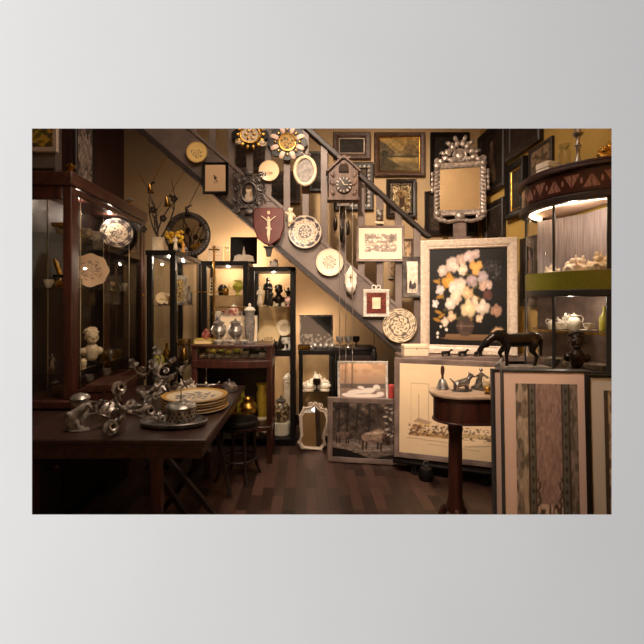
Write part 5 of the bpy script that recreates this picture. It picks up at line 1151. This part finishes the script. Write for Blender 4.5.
l = MB().lathe([(.097, .067), (.098, .072), (.085, .082), (.03, .088), (0, .088)], 36).build('lid', 'silver', t); MB().lathe([(.0, .086), (.014, .088), (.006, .1), (.012, .112), (.004, .125), (.003, .165), (0, .17)], 12).build('finial', 'silver', l)
shellwork('silver_nuggets', 'cluster of small silver lumps on the tray left of the pierced box', (-.895, 2.55, TZ + .0135), .07, 'silver', 77)
# white bird
t = thing('bird_figurine', 'hunched pale stone bird figurine on the table at the far left', 'figurine', (-1.315, 2.43, TZ), rotz=.0)
organic('body', [('c', (-.035, 0, .03), (-.02, 0, .085), .034, .036), ('c', (-.02, 0, .085), (.03, 0, .13), .034, .024), ('s', (.05, 0, .142), (.022, .019, .019)), ('c', (.062, 0, .138), (.083, 0, .118), .010, .004), ('c', (-.04, -.03, .1), (-.065, -.02, .01), .016, .008), ('c', (-.04, .03, .1), (-.065, .02, .01), .016, .008), ('c', (.0, -.018, .05), (.012, -.02, .008), .014, .009), ('c', (.0, .018, .05), (.012, .02, .008), .014, .009), ('c', (-.05, 0, .02), (.02, 0, .01), .014, .01)], 'stone', t, .0055, 2)
MB().ell((.058, -.018, .147), .0035, 8).ell((.058, .018, .147), .0035, 8).build('eyes', 'black_glaze', t)
MB().at(scl=(1, .6, 1)).lathe([(0, 0), (.062, 0), (.06, .008), (0, .008)], 24).build('base', 'stone', t)
shellwork('coral_cluster', 'white frilled coral cluster behind the pile of plates', (-.93, 3.27, TZ), .16, 'plaster_white', 12)
t = thing('silver_eagle', 'small silver spread-winged bird ornament behind the pile of plates', 'ornament', (-.785, 3.32, TZ))
organic('bird', [('c', (0, .01, .03), (0, -.01, .075), .017, .02), ('s', (0, -.018, .1), .014), ('c', (0, -.03, .1), (0, -.042, .094), .006, .003), ('c', (-.01, 0, .08), (-.075, .01, .085), .014, .007), ('c', (-.075, .01, .085), (-.1, .015, .06), .008, .004), ('c', (.01, 0, .08), (.075, .01, .085), .014, .007), ('c', (.075, .01, .085), (.1, .015, .11), .008, .004), ('c', (0, .02, .03), (0, .05, .012), .014, .008)], 'silver', t, .005, 2)
MB().lathe([(0, 0), (.03, 0), (.028, .012), (0, .014)], 16).build('base', 'pewter', t)
t = thing('silver_dome', 'round dark silver cloche at the far right corner of the dark table', 'dish', (-.64, 3.50, TZ)); MB().lathe([(0, 0), (.075, 0), (.078, .006), (.07, .01), (0, .01)], 28).build('base', 'pewter', t); MB().lathe([(.066, .0105), (.064, .04), (.045, .07), (.0, .082)], 28).build('cover', 'old_silver', t); MB().ell((0, 0, .09), .009, 10).build('knob', 'silver', t)
t = thing('gilt_tray', 'narrow gilt-handled tray on the table behind the silver bird', 'tray', (-.86, 3.58, TZ)); MB().box((-.17, -.07, 0), (.17, .07, .008)).build('floor', 'mahogany_long', t); frame_ring(MB().at(rot=(0, 0, 0)), .34, .14, .012, .02).build('rim', 'mahogany', t).rotation_euler = (-PI / 2, 0, 0)
for o in t.children:
    if o.name.startswith('rim'): o.location = (0, -.07, .0085)
# ================================================================== THE RIGHT SIDE
# low cabinet under the flower painting
t = thing('low_cabinet', 'low pale-topped cabinet under the flower painting, mostly behind the boat drawing', 'cabinet', (1.475, 3.945, 0))
MB().box((-.49, -.165, .05), (.58, .18, .955)).build('body', 'dark_wood', t, bev=.004); MB().box((-.6, -.19, .957), (.6, .185, 1.0)).build('top', 'frame_taupe', t, bev=.005)
MB().box((-.47, -.15, 0), (.56, .17, .05)).build('plinth', 'black_wood', t)
for x in (-.22, .31):
    d = MB().box((x - .25, -.178, .1), (x + .25, -.1655, .92)).build('door', 'dark_wood', t, bev=.003); MB().ell((x + (.22 if x < 0 else -.22), -.188, .6), .011, 8).build('knob', 'brass', d)
trinket_box('cream_box', 'cream box at the left foot of the flower painting', (1.0, 3.86, 1.0), .22, .12, .10, 'cream_paper', 'cream_paper')
# wheeled rack under the ship drawing
t = thing('picture_rack', 'low black wheeled rack carrying the boat drawing', 'rack', (1.16, 3.60, 0), rotz=math.atan2(-.29, .70))
MB().box((-.40, -.08, .085), (.46, .05, .108)).build('board', 'black_wood', t, bev=.004)
for x in (-.22, .34):
    for y in (-.055, .03):
        c = MB().box((x - .02, y - .014, .055), (x + .02, y + .014, .084)).tube([(x, y, .055), (x, y, .03)], .018, 8).build('caster', 'iron', t)
        MB().at((x, y, .029), (PI / 2, 0, 0)).lathe([(0, -.014), (.028, -.014), (.0285, 0), (.028, .014), (0, .014)], 18).build('wheel', 'black_glaze', c)
t = thing('iron_weight', 'round black iron weight with a ring on the floor before the boat drawing', 'weight', (1.005, 3.52, 0)); MB().lathe([(0, 0), (.045, 0), (.062, .03), (.064, .06), (.045, .1), (.02, .112), (0, .114)], 20).build('body', 'iron', t); MB().ring((0, 0, .135), .022, .006).build('ring', 'pewter', t)
# red stool carrying the small white picture
t = thing('red_stool', 'red velvet-topped stool behind the bison painting', 'stool', (.62, 4.05, 0))
MB().box((-.33, -.04, .44), (.25, .08, .53)).build('cushion', 'red_velvet', t, bev=.02)
MB().box((-.32, -.035, .38), (.24, .075, .439)).build('frame', 'dark_wood', t, bev=.004)
for x in (-.29, .21):
    for y in (-.012, .052): MB().box((x - .02, y - .02, 0), (x + .02, y + .02, .38)).build('leg', 'dark_wood', t, bev=.003)
t = thing('red_cushion', 'small red velvet cushion on the red stool, right of the white-framed marble picture', 'cushion', (.825, 4.13, .531)); MB().box((-.03, -.025, 0), (.05, .02, .15)).build('cover', 'red_velvet', t, bev=.02)
# scalloped mirror leaning on the lit low case
t = thing('scalloped_mirror', 'shield-shaped mirror in a pale carved frame leaning on the low lit case', 'mirror', (.055, 4.20, .012), rot=(-.2, .12, .12))
out = [(-.10, .0), (.10, .0), (.14, .05), (.12, .12), (.14, .22), (.155, .32), (.12, .40), (.06, .41), (.0, .46), (-.06, .41), (-.12, .40), (-.155, .32), (-.14, .22), (-.12, .12), (-.14, .05)]
MB().prism(out, .014, 0).build('back_board', 'plaster_white', t, bev=.003)
MB().prism([(x * .80, .035 + z * .84) for x, z in out], .003, -.004).build('looking_glass', 'mirror', t, smooth=False)
mb = MB(); pts = [(x * .94, -.004, .012 + z * .96) for x, z in out]; mb.tube(pts + [pts[0]], .013, 8)
for i, (x, y, z) in enumerate(pts): mb.ell((x, y - .004, z), (.02, .012, .016), 8)
mb.scroll((-.05, -.006, .43), .03, .009, 1.2, 0, 1); mb.scroll((.05, -.006, .43), .03, .009, 1.2, PI, -1); mb.build('carved_frame', 'champagne', t)
# carved silver mirror on the back wall
t = thing('carved_mirror', 'tall mirror in an ornate carved silver frame with a leafy crest', 'mirror', (PX(459.5, 4.75), 4.75, PZ(216, 4.75)), rot=(0, 0, -.22)); w, h = .555, .60
frame_ring(MB(), w, h, .065, .04).build('frame', 'silver_leaf', t)
MB().box((-w / 2 + .05, -.012, .05), (w / 2 - .05, -.006, h - .05)).build('looking_glass', 'mirror', t, smooth=False); MB().box((-w / 2 + .03, -.004, .03), (w / 2 - .03, .004, h - .03)).build('back_board', 'dark_wood', t)
for s in (-1, 1):
    mb = MB()
    for k in range(13): mb.ell((s * (w / 2 - .032), -.04, .05 + k * .044), (.03, .012, .014), 8, (0, s * .6, 0))
    for k in range(4): mb.ell((s * (w / 2 + .02), -.025, .3 + k * .06), (.018, .014, .034), 8)
    for z in (.03, h - .03): mb.ell((s * (w / 2 - .032), -.04, z), (.04, .02, .04), 10)
    mb.build('carved_border', 'silver_leaf', t)
mb = MB(); mb.ring((0, -.035, h + .07), .065, .018, 28, 8); mb.ell((0, -.03, h + .07), (.055, .02, .055), 14)
for s in (-1, 1):
    for k, (x, z, a, q) in enumerate(((.09, .03, .2, .06), (.15, .05, .5, .06), (.2, .02, .1, .055), (.13, .11, .9, .06), (.08, .17, 1.2, .07), (.03, .2, 1.5, .06), (.18, .1, .5, .045), (.12, .2, .9, .05), (.05, .25, 1.2, .05))):
        mb.ell((s * x, -.03 - .004 * k, h + z), (q * .8, .016, q * .5), 8, (0, -s * a, 0)); mb.ell((s * x * 1.15, -.034, h + z * 1.12), (q * .4, .014, q * .3), 8, (0, s * a, 0))
    mb.scroll((s * .24, -.03, h + .03), .04, .013, 1.4, 0 if s < 0 else PI, s); mb.scroll((s * .1, -.035, h + .13), .035, .011, 1.4, 0, -s)
mb.build('leafy_crest', 'silver_leaf', t)
mb = MB()
for s in (-1, 1): mb.tube([(s * .27, -.02, .0), (s * .22, -.03, -.045), (s * .12, -.035, -.07), (0, -.035, -.05)], [.018, .02, .022, .02], 8); mb.scroll((s * .2, -.03, -.03), .035, .011, 1.3, 0, s)
mb.ell((0, -.035, -.01), (.055, .025, .05), 12); mb.build('lower_swag', 'silver_leaf', t)
MB().box((-.07, -.02, -.24), (.07, .005, -.075)).box((-.12, -.03, -.27), (.12, .01, -.24)).build('lower_bracket', 'frame_taupe', t, bev=.005)
MB().box((.035, .01, .384 - t.location.z), (.085, .04, .2)).build('stand_pole', 'dark_wood', t)
# ---- round display case
CXY = (2.085, 3.0); R = .46
def arc(Rr, a0=93, a1=267, n=40): return [(Rr * math.cos(math.radians(a0 + (a1 - a0) * i / n)), Rr * math.sin(math.radians(a0 + (a1 - a0) * i / n))) for i in range(n + 1)]
t = thing('round_display_case', 'tall half-round lit display case with inlaid cornice on the right wall', 'display case', (CXY[0], CXY[1], 0))
MB().slab(arc(.465), 0, .12).build('plinth', 'mahogany', t, bev=.006)
MB().slab(arc(.455), .12, .15).build('floor_board', 'dark_wood', t)
def curved(Ro, Ri, z0, z1, name, m, parent=t, a0=95, a1=265, n=40, bev=0.): 
    a = arc(Ro, a0, a1, n); return MB().slab(a + arc(Ri, a0, a1, n)[::-1], z0, z1).build(name, m, parent, bev=bev)
curved(.455, .449, .15, 1.545, 'lower_pane', 'glass'); curved(.455, .449, 1.70, 2.135, 'upper_pane', 'glass')
MB().slab(arc(.462), 1.53, 1.575).build('drum_base', 'case_dark', t, bev=.005); curved(.461, .43, 1.575, 1.695, 'green_band', 'olive_green'); MB().slab(arc(.43), 1.575, 1.66).build('drum_floor', 'case_dark', t)
MB().slab(arc(.40), 1.285, 1.295).build('glass_shelf', 'crystal', t); curved(.402, .396, 1.283, 1.298, 'shelf_edge', 'gold')
MB().slab(arc(.40), .70, .71).build('glass_shelf', 'crystal', t)
MB().slab(arc(.40), 1.0, 1.01).build('glass_shelf', 'crystal', t)
curved(.50, .44, 2.14, 2.185, 'cornice_bed', 'dark_wood', bev=.006); curved(.482, .44, 2.186, 2.339, 'frieze_core', 'dark_wood')
def frieze():
    na, nz = 420, 24; A, Z = np.meshgrid(np.linspace(95, 265, na), np.linspace(0, 1, nz)); k = (A - 95) / 13.; u = (k % 1) - .5; odd = (np.floor(k) % 2).astype(int)
    c = np.ones((nz, na, 3)) * np.array((66, 38, 32)) / 255.; ink = np.array((148, 106, 92)) / 255.
    tri = (np.abs(u) < .42 * (1 - (Z - .18) / .62)) & (Z > .18) & (Z < .8) & (odd == 0); tri2 = (np.abs(u) < .42 * (Z - .2) / .62) & (Z > .2) & (Z < .82) & (odd == 1)
    dots = ((u - .5 + (u < 0)) / .07) ** 2 + ((Z - .5) / .12) ** 2 < 1; vein = (np.abs(u) < .03) | (np.abs(np.sin(9 * Z + 14 * u)) < .25)
    c[(tri | tri2 | dots)] = ink; c[(tri | tri2) & vein] = np.array((96, 62, 54)) / 255.; c[(Z < .06) | (Z > .94)] = np.array((40, 24, 20)) / 255.
    co = np.stack([.4835 * np.cos(np.radians(A)), .4835 * np.sin(np.radians(A)), 2.19 + .146 * Z], -1).reshape(-1, 3); idx = np.arange(na * nz).reshape(nz, na)
    q = np.stack([idx[:-1, :-1], idx[1:, :-1], idx[1:, 1:], idx[:-1, 1:]], -1).reshape(-1, 4); me = bpy.data.meshes.new('inlaid_frieze'); me.from_pydata(co.tolist(), [], q.tolist()); me.materials.append(M['china']); paint(me, c.reshape(-1, 3)); me.shade_smooth()
    o = bpy.data.objects.new('inlaid_frieze', me); col.objects.link(o); o.parent = t
frieze()
curved(.515, .44, 2.34, 2.365, 'cornice_moulding', 'panel_wood', bev=.008); curved(.495, .44, 2.365, 2.39, 'cornice_crown', 'panel_wood', bev=.008)
MB().slab(arc(.44), 2.36, 2.382).build('top_board', 'dark_wood', t); MB().slab(arc(.439), 2.17, 2.18).build('ceiling_board', 'mat_pink', t)
curved(.43, .405, 2.142, 2.165, 'light_tube', 'tube_glow', a0=120, a1=262)
for a in (97, 147, 203, 243, 263):
    x, y = .457 * math.cos(math.radians(a)), .457 * math.sin(math.radians(a)); rr = .011 if a not in (243,) else .022
    MB().tube([(x, y, .15), (x, y, 1.53)], rr, 8).build('lower_mullion', 'case_dark', t); MB().tube([(x, y, 1.70), (x, y, 2.14)], rr * .8, 8).build('upper_mullion', 'case_dark', t)
lining = [(-.225, .375), (-.05, .08), (-.03, -.43), (-.015, -.43), (-.035, .085), (-.212, .382)]
MB().slab(lining, .152, 1.528).build('lower_lining', 'frame_taupe', t); MB().slab(lining, 1.662, 2.138).build('upper_lining', 'purple_lining', t)
for y in (-.2, .2): MB().tube([(-.06, y, 1.66), (-.06, y, 2.14)], .007, 6).build('brass_upright', 'gold', t)
def case_at(px, Yc): return PX(px, Yc)
zf = 1.661
shellwork('shell_ornament', 'small white shell ornament on the green-banded floor of the round case', (1.81, 3.08, zf), .12, 'coral', 81)
shellwork('shell_ornament', 'large white branching shell ornament in the round case above the green band', (1.86, 2.90, zf), .17, 'coral', 82)
shellwork('shell_ornament', 'tall cream shell ornament at the right in the round case above the green band', (1.925, 2.76, zf), .17, 'ivory', 83)
zs = 1.296
vessel('porcelain_group', 'white porcelain sugar bowl on the gold-edged shelf, left', 'bowl', (1.775, 3.03, zs), .085, 'jar', 'porcelain', handles=2)
vessel('teapot', 'small white teapot in the middle of the gold-edged shelf', 'teapot', (1.87, 2.93, zs), .12, 'jar', 'porcelain', handles=1, spout=1, lid='porcelain')
shellwork('porcelain_flower', 'white porcelain flower ornament behind the teapot on the gold-edged shelf', (1.88, 3.04, zs), .12, 'porcelain', 84)
teacup('teacup', 'white teacup at the right of the gold-edged shelf', (1.88, 2.80, zs), .055, 'porcelain'); teacup('teacup', 'white teacup in front of the teapot on the gold-edged shelf', (1.775, 2.94, zs), .05, 'porcelain')
vessel('green_bottle', 'dark green-gold bottle at the back of the gold-edged shelf', 'bottle', (1.99, 2.80, zs), .17, 'bottle', 'lime_glaze')
for i, (x, y, lb) in enumerate(((1.80, 3.08, 'left'), (1.86, 2.92, 'middle'), (1.92, 2.78, 'right'))): vessel('silver_dish', 'silver dish on the glass shelf below the teapot, ' + lb, 'dish', (x, y, 1.011), .07, 'bowl', 'silver', group='silver dishes in the round case')
# on top of the round case
zc = 2.412
candlestick('candlestick', 'silver candlestick on the round display case beside the white casket', (1.845, 2.85, zc - .03), .29, 'silver')
trinket_box('white_casket', 'small white casket on the left of the round display case top', (1.80, 3.12, zc - .03), .12, .11, .14, 'porcelain', 'porcelain', .3)
vessel('crystal_vase', 'slim crystal vase beside the white casket on the round display case', 'vase', (1.86, 3.02, zc - .03), .24, 'tall', 'crystal')
shellwork('gilt_bouquet', 'gilt flower bunch on top of the round display case at the right edge', (1.99, 2.75, zc - .03), .17, 'gold', 91)
vessel('crystal_bowl', 'wide crystal bowl high on the round display case behind the candlestick', 'bowl', (1.99, 2.98, zc - .03), .075, 'bowl', 'crystal')
# ---- counter behind the stacked frames, bronze horse and bronze head
t = thing('narrow_counter', 'narrow dark counter behind the stacked frames, carrying the bronzes', 'counter', (1.475, 2.54, 0)); MB().box((-.295, -.06, 0), (.295, .06, 1.05)).build('body', 'dark_wood', t); MB().box((-.305, -.07, 1.051), (.305, .07, 1.078)).build('top', 'black_wood', t, bev=.004)
s = 2.54 / F
def q(px, py, y=0.): return ((px - 514) * s, y, (371 - py) * s + .0)
t = thing('horse_statue', 'dark bronze grazing horse with lowered head on a grey stone base', 'statue', (PX(514, 2.54), 2.54, 1.0795))
MB().box((q(498, 0)[0], -.045, 0), (q(545, 0)[0], .045, .03)).build('stone_base', 'stone', t, bev=.005)
k = s
E = [('c', q(530, 340), q(512, 341), 7.2 * k, 7.0 * k), ('c', q(512, 341), q(505, 341), 7.0 * k, 6.6 * k), ('s', q(532, 339), (7.2 * k, 6.4 * k, 7 * k)), ('c', q(504, 338), q(494, 337), 5.6 * k, 4.6 * k), ('c', q(494, 337), q(487, 342), 4.6 * k, 3.6 * k),
     ('c', q(487, 342), q(480, 350), 3.6 * k, 2.3 * k), ('s', q(479.5, 351), (2.6 * k, 2.2 * k, 2.4 * k)), ('c', q(489, 339, -2 * k), q(490, 334.5, -2.2 * k), 1.3 * k, .6 * k), ('c', q(489, 339, 2 * k), q(490, 334.5, 2.2 * k), 1.3 * k, .6 * k), ('s', q(486.5, 345.5), (3.4 * k, 2.6 * k, 3 * k))]
for sy, dx in ((-1, 0), (1, 3)):
    y = sy * 3.4 * k
    E += [('c', q(532 + dx * .6, 343, y), q(530 + dx, 351, y), 5 * k, 3 * k), ('c', q(530 + dx, 351, y), q(535 + dx, 357, y), 2.6 * k, 1.9 * k), ('c', q(535 + dx, 357, y), q(533 + dx, 366, y), 1.7 * k, 1.5 * k), ('c', q(533 + dx, 366, y), q(531.5 + dx, 367.5, y), 1.8 * k, 1.7 * k)]
E += [('c', q(506, 345, -3.2 * k), q(505, 355, -3.2 * k), 3.6 * k, 2.1 * k), ('c', q(505, 355, -3.2 * k), q(505.5, 366, -3.2 * k), 1.8 * k, 1.5 * k), ('c', q(505.5, 366, -3.2 * k), q(504, 367.5, -3.2 * k), 1.8 * k, 1.7 * k),
      ('c', q(508, 345, 3.2 * k), q(501, 354, 3.2 * k), 3.6 * k, 2.1 * k), ('c', q(501, 354, 3.2 * k), q(504, 360, 3.2 * k), 1.8 * k, 1.5 * k), ('c', q(504, 360, 3.2 * k), q(500, 367, 3.2 * k), 1.6 * k, 1.7 * k)]
organic('body', E, 'bronze', t, .0045, 3)
organic('tail', [('c', q(537, 335), q(541, 341), 2 * k, 2.4 * k), ('c', q(541, 341), q(541, 356), 2.4 * k, 1.2 * k)], 'bronze', t, .004, 1)
organic('mane', [('c', q(505, 332.5), q(497, 332.5), 2 * k, 1.8 * k), ('c', q(497, 332.5), q(489.5, 337), 1.8 * k, 1.4 * k), ('c', q(500, 333, -2.5 * k), q(499, 341, -4.2 * k), 1.5 * k, .9 * k), ('c', q(495, 334, -2.5 * k), q(493.5, 341, -3.6 * k), 1.4 * k, .8 * k)], 'bronze', t, .0035, 1)
t = thing('foal_head', 'small grey stone animal head ornament beneath the bronze horse', 'ornament', (PX(501, 2.485), 2.492, 1.0795))
organic('head', [('c', (.01, 0, .012), (.0, 0, .05), .016, .014), ('c', (0, 0, .055), (-.03, 0, .035), .013, .007), ('c', (.006, -.006, .064), (.01, -.007, .082), .005, .002), ('c', (.006, .006, .064), (.01, .007, .082), .005, .002), ('s', (.012, 0, .006), (.024, .014, .009))], 'stone', t, .0035, 1)
bust('bronze_head', 'dark bronze head with curly hair behind the stacked frames', (1.64, 2.545, 1.0795), .235, 'bronze', rz=-.5, hair='bronze', cat='sculpture', base='black_wood')
# ---- pedestal table with bell and silver figures
px_, py_ = .995, 2.80
t = thing('pedestal_table', 'small round-ended table on a turned column, pale top, beside the stacked frames', 'table', (px_, py_, 0))
def stadium(a, b, n=12): return [(-a + b + b * math.cos(x), b * math.sin(x)) for x in np.linspace(PI / 2, 3 * PI / 2, n)] + [(a - b + b * math.cos(x), b * math.sin(x)) for x in np.linspace(-PI / 2, PI / 2, n)]
sh_ = lambda pts: [(x + .105, y) for x, y in pts]
MB().slab(sh_(stadium(.275, .165)), .877, .90).build('top', 'table_marble', t, bev=.006); MB().slab(sh_(stadium(.262, .152)), .862, .876).build('moulding', 'mahogany_long', t, bev=.004); MB().slab(sh_(stadium(.247, .138)), .722, .861).build('apron', 'mahogany', t); MB().slab(sh_(stadium(.255, .146)), .708, .721).build('lower_moulding', 'mahogany_long', t, bev=.003)
MB().lathe([(0, .10), (.05, .10), (.06, .14), (.046, .2), (.043, .62), (.05, .65), (.046, .67), (.056, .69), (.056, .707), (0, .707)], 20).build('column', 'mahogany', t)
for a in range(3):
    an = a * 2.094 + .5; c_, s_ = math.cos(an), math.sin(an); MB().tube([(.03 * c_, .03 * s_, .13), (.07 * c_, .07 * s_, .10), (.10 * c_, .10 * s_, .04), (.12 * c_, .12 * s_, .018)], [.028, .026, .02, .018], 8).build('foot', 'mahogany', t)
t = thing('hand_bell', 'silver hand bell with a dark wooden handle on the pedestal table', 'bell', (.93, 2.86, .90))
MB().lathe([(.036, 0), (.042, .004), (.036, .02), (.027, .05), (.02, .064), (.008, .07), (0, .07)], 24).build('bell', 'silver', t); MB().lathe([(0, .07), (.008, .07), (.007, .085), (.012, .11), (.013, .135), (.009, .155), (0, .16)], 14).build('handle', 'mahogany', t); MB().tube([(0, 0, .07), (0, 0, .012)], .002, 5).ell((0, 0, .012), .007, 8).build('clapper', 'iron', t)
t = thing('silver_dog', 'silver animal figurine crouching beside the hand bell', 'figurine', (1.04, 2.80, .90), rotz=.1)
organic('body', [('c', (-.035, 0, .045), (.03, 0, .06), .024, .026), ('c', (.03, 0, .06), (.055, 0, .09), .017, .015), ('s', (.062, 0, .1), (.02, .016, .016)), ('c', (.07, 0, .098), (.088, 0, .09), .010, .006), ('c', (.055, -.01, .11), (.05, -.014, .125), .006, .003), ('c', (.055, .01, .11), (.05, .014, .125), .006, .003), ('c', (-.04, -.016, .04), (-.042, -.018, .008), .013, .008), ('c', (-.04, .016, .04), (-.042, .018, .008), .013, .008), ('c', (.03, -.014, .045), (.036, -.016, .008), .011, .007), ('c', (.03, .014, .045), (.036, .016, .008), .011, .007), ('c', (-.055, 0, .055), (-.085, 0, .085), .008, .004)], 'old_silver', t, .0045, 2)
MB().at(scl=(1, .55, 1)).lathe([(0, 0), (.07, 0), (.068, .008), (0, .008)], 24).build('base', 'pewter', t)
t = thing('silver_rider', 'silver figure with a cream basket on the pedestal table, right of the crouching animal', 'figurine', (1.19, 2.86, .90))
organic('figure', [('c', (-.02, 0, .02), (-.01, 0, .06), .022, .02), ('c', (-.01, 0, .06), (.0, 0, .1), .018, .016), ('s', (.0, -.004, .132), .014), ('c', (-.012, -.01, .1), (-.045, -.02, .085), .008, .006), ('c', (.012, -.01, .1), (.04, -.018, .075), .008, .006), ('c', (.01, 0, .03), (.045, -.01, .02), .013, .009), ('c', (-.02, 0, .03), (-.05, .01, .012), .013, .009)], 'old_silver', t, .0045, 2)
lb_ = MB().at((.03, -.03, .008)).lathe([(0, 0), (.022, 0), (.03, .02), (.03, .045), (.026, .045), (.024, .02), (0, .01)], 16).build('basket', 'ivory', t); MB().tube([(.004, -.03, .05), (.012, -.03, .08), (.03, -.03, .092), (.048, -.03, .08), (.056, -.03, .05)], .0025, 6).build('basket_handle', 'silver', lb_)
MB().lathe([(0, 0), (.062, 0), (.06, .008), (0, .008)], 24).build('base', 'pewter', t)
t = thing('gilt_ball', 'small gilt ball on a ring foot at the front of the pedestal table', 'ornament', (1.17, 2.71, .90)); MB().lathe([(0, 0), (.018, 0), (.016, .008), (0, .008)], 14).build('foot', 'brass', t); MB().ell((0, 0, .028), .022, 16).build('ball', 'gold', t)
# lift every small ware a hair off what it stands on
bpy.context.view_layer.update()
FURN = ('cabinet', 'display case', 'table', 'staircase', 'showcase', 'sideboard', 'cupboard', 'stool', 'counter', 'rack')
for o in list(col.objects):
    if o.parent is None and 'category' in o and o['category'] not in FURN: 
        if o['category'] in ('figurine', 'bust', 'ornament', 'sculpture', 'statue', 'vase', 'cup', 'bowl', 'jar', 'pot', 'tureen'):
            lo = min((c.matrix_world @ v.co).z for c in descend(o) if c.type == 'MESH' for v in c.data.vertices)
            if lo < o.location.z and o.location.z - lo < .03: o.location.z += o.location.z - lo
        o.location.z += .0016
# ================================================================== LIGHT AND CAMERA
def area(name, loc, target, size, power, rgb, sy=None, spread=180):
    l = bpy.data.lights.new(name, 'AREA'); l.energy = power; l.color = rgb; l.size = size
    if sy: l.shape = 'RECTANGLE'; l.size_y = sy
    l.spread = math.radians(spread)
    o = bpy.data.objects.new(name, l); col.objects.link(o); o.location = loc
    o.rotation_euler = (Vector(target) - Vector(loc)).to_track_quat('-Z', 'Y').to_euler(); return o
def spot(name, loc, target, power, rgb, ang, blend=.5, r=.08):
    l = bpy.data.lights.new(name, 'SPOT'); l.energy = power; l.color = rgb; l.spot_size = math.radians(ang); l.spot_blend = blend; l.shadow_soft_size = r
    o = bpy.data.objects.new(name, l); col.objects.link(o); o.location = loc
    o.rotation_euler = (Vector(target) - Vector(loc)).to_track_quat('-Z', 'Y').to_euler(); return o
WARM = (1., .80, .61)
WARM2 = (1., .83, .67)
def bulb(name, loc, power, rgb, r=.012):
    l = bpy.data.lights.new(name, 'POINT'); l.energy = power; l.color = rgb; l.shadow_soft_size = r
    o = bpy.data.objects.new(name, l); col.objects.link(o); o.location = loc; return o
spot('ceiling_spot_middle', (-.2, 1.8, 3.9), (.95, 4.6, 2.0), 520, WARM, 60, .8)
spot('ceiling_spot_right', (.5, 1.6, 3.1), (1.0, 3.9, 1.2), 330, WARM2, 50, .8)
spot('ceiling_spot_left', (.1, 1.7, 2.7), (-.75, 4.5, 1.35), 170, WARM, 46, .9)
spot('frames_fill', (.45, 1.5, 2.5), (1.35, 2.35, .6), 95, WARM2, 52, .8)  # unseen spot added to brighten the stacked frames
spot('mirror_fill', (.4, 2.6, 3.9), (1.3, 1.36, 3.4), 130, WARM, 100, .8)  # unseen light added so the carved mirror reflects a bright wall
spot('ceiling_spot_table', (-.2, 1.8, 3.8), (-1.1, 2.9, .8), 130, WARM2, 60, .8)
area('ceiling_fill', (0, 2.6, 4.2), (0, 2.8, 0), 1.6, 44, WARM2)
# unseen fills added behind pictures and mirror under the stairs, and display lamps inside the cases
bulb('stair_fill', (-.72, 4.86, 2.03), 13, WARM, .04); bulb('stair_fill_3', (-1.25, 4.62, 2.16), 4.5, WARM2, .04); bulb('stair_fill_2', (.12, 4.88, 1.2), 6, WARM, .04)
for nm, lo, pw in (('vitrine_lamp', (-1.30, 4.0, 1.89), 3), ('vitrine_lamp_2', (-1.30, 4.45, 1.89), 2), ('vitrine_lamp_3', (-.85, 4.60, 1.855), 5), ('vitrine_lamp_4', (-.355, 4.60, 1.80), 6), ('vitrine_lamp_5', (-.85, 4.55, .84), 3),
                   ('lower_lamp', (-.40, 4.5, .9), 3), ('lower_lamp_2', (.11, 4.46, .92), 1.6), ('cabinet_fill', (-1.80, 3.3, 2.28), 3), ('cabinet_fill_2', (-1.80, 3.85, 2.28), 3),  # the mahogany cabinet's pair is added to brighten its contents
                   ('round_case_lamp', (1.80, 2.84, 2.09), 2.6), ('round_case_lamp_2', (1.80, 2.86, 1.50), 2.2)):
    bulb(nm, lo, pw, WARM2)
# unseen light added far to the left to grade the pale margin wall
area('margin_light', (-14, -.1, 2.4), (0, 1.25, 1.5), .5, 15300, (1., .985, .98), 1.6)
w = bpy.data.worlds.new('night'); sc.world = w; w.use_nodes = True
w.node_tree.nodes['Background'].inputs['Color'].default_value = (.9, .8, .7, 1); w.node_tree.nodes['Background'].inputs['Strength'].default_value = .004

cd = bpy.data.cameras.new('camera'); cam = bpy.data.objects.new('camera', cd); col.objects.link(cam)
cam.location = (0, 0, EYE); cam.rotation_euler = (PI / 2, 0, 0)
cd.sensor_width = 36; cd.lens = F / 644 * 36; cd.shift_x = (322 - CX) / 644; cd.shift_y = -(322 - CY) / 644; cd.clip_start = .02
sc.camera = cam
vs = sc.view_settings; vs.view_transform = 'Standard'; vs.look = 'None'; vs.gamma = 1; vs.exposure = 0; vs.use_curve_mapping = False
sc.cycles.max_bounces = 8; sc.cycles.transparent_max_bounces = 24
sc.cycles.sample_clamp_indirect = 4
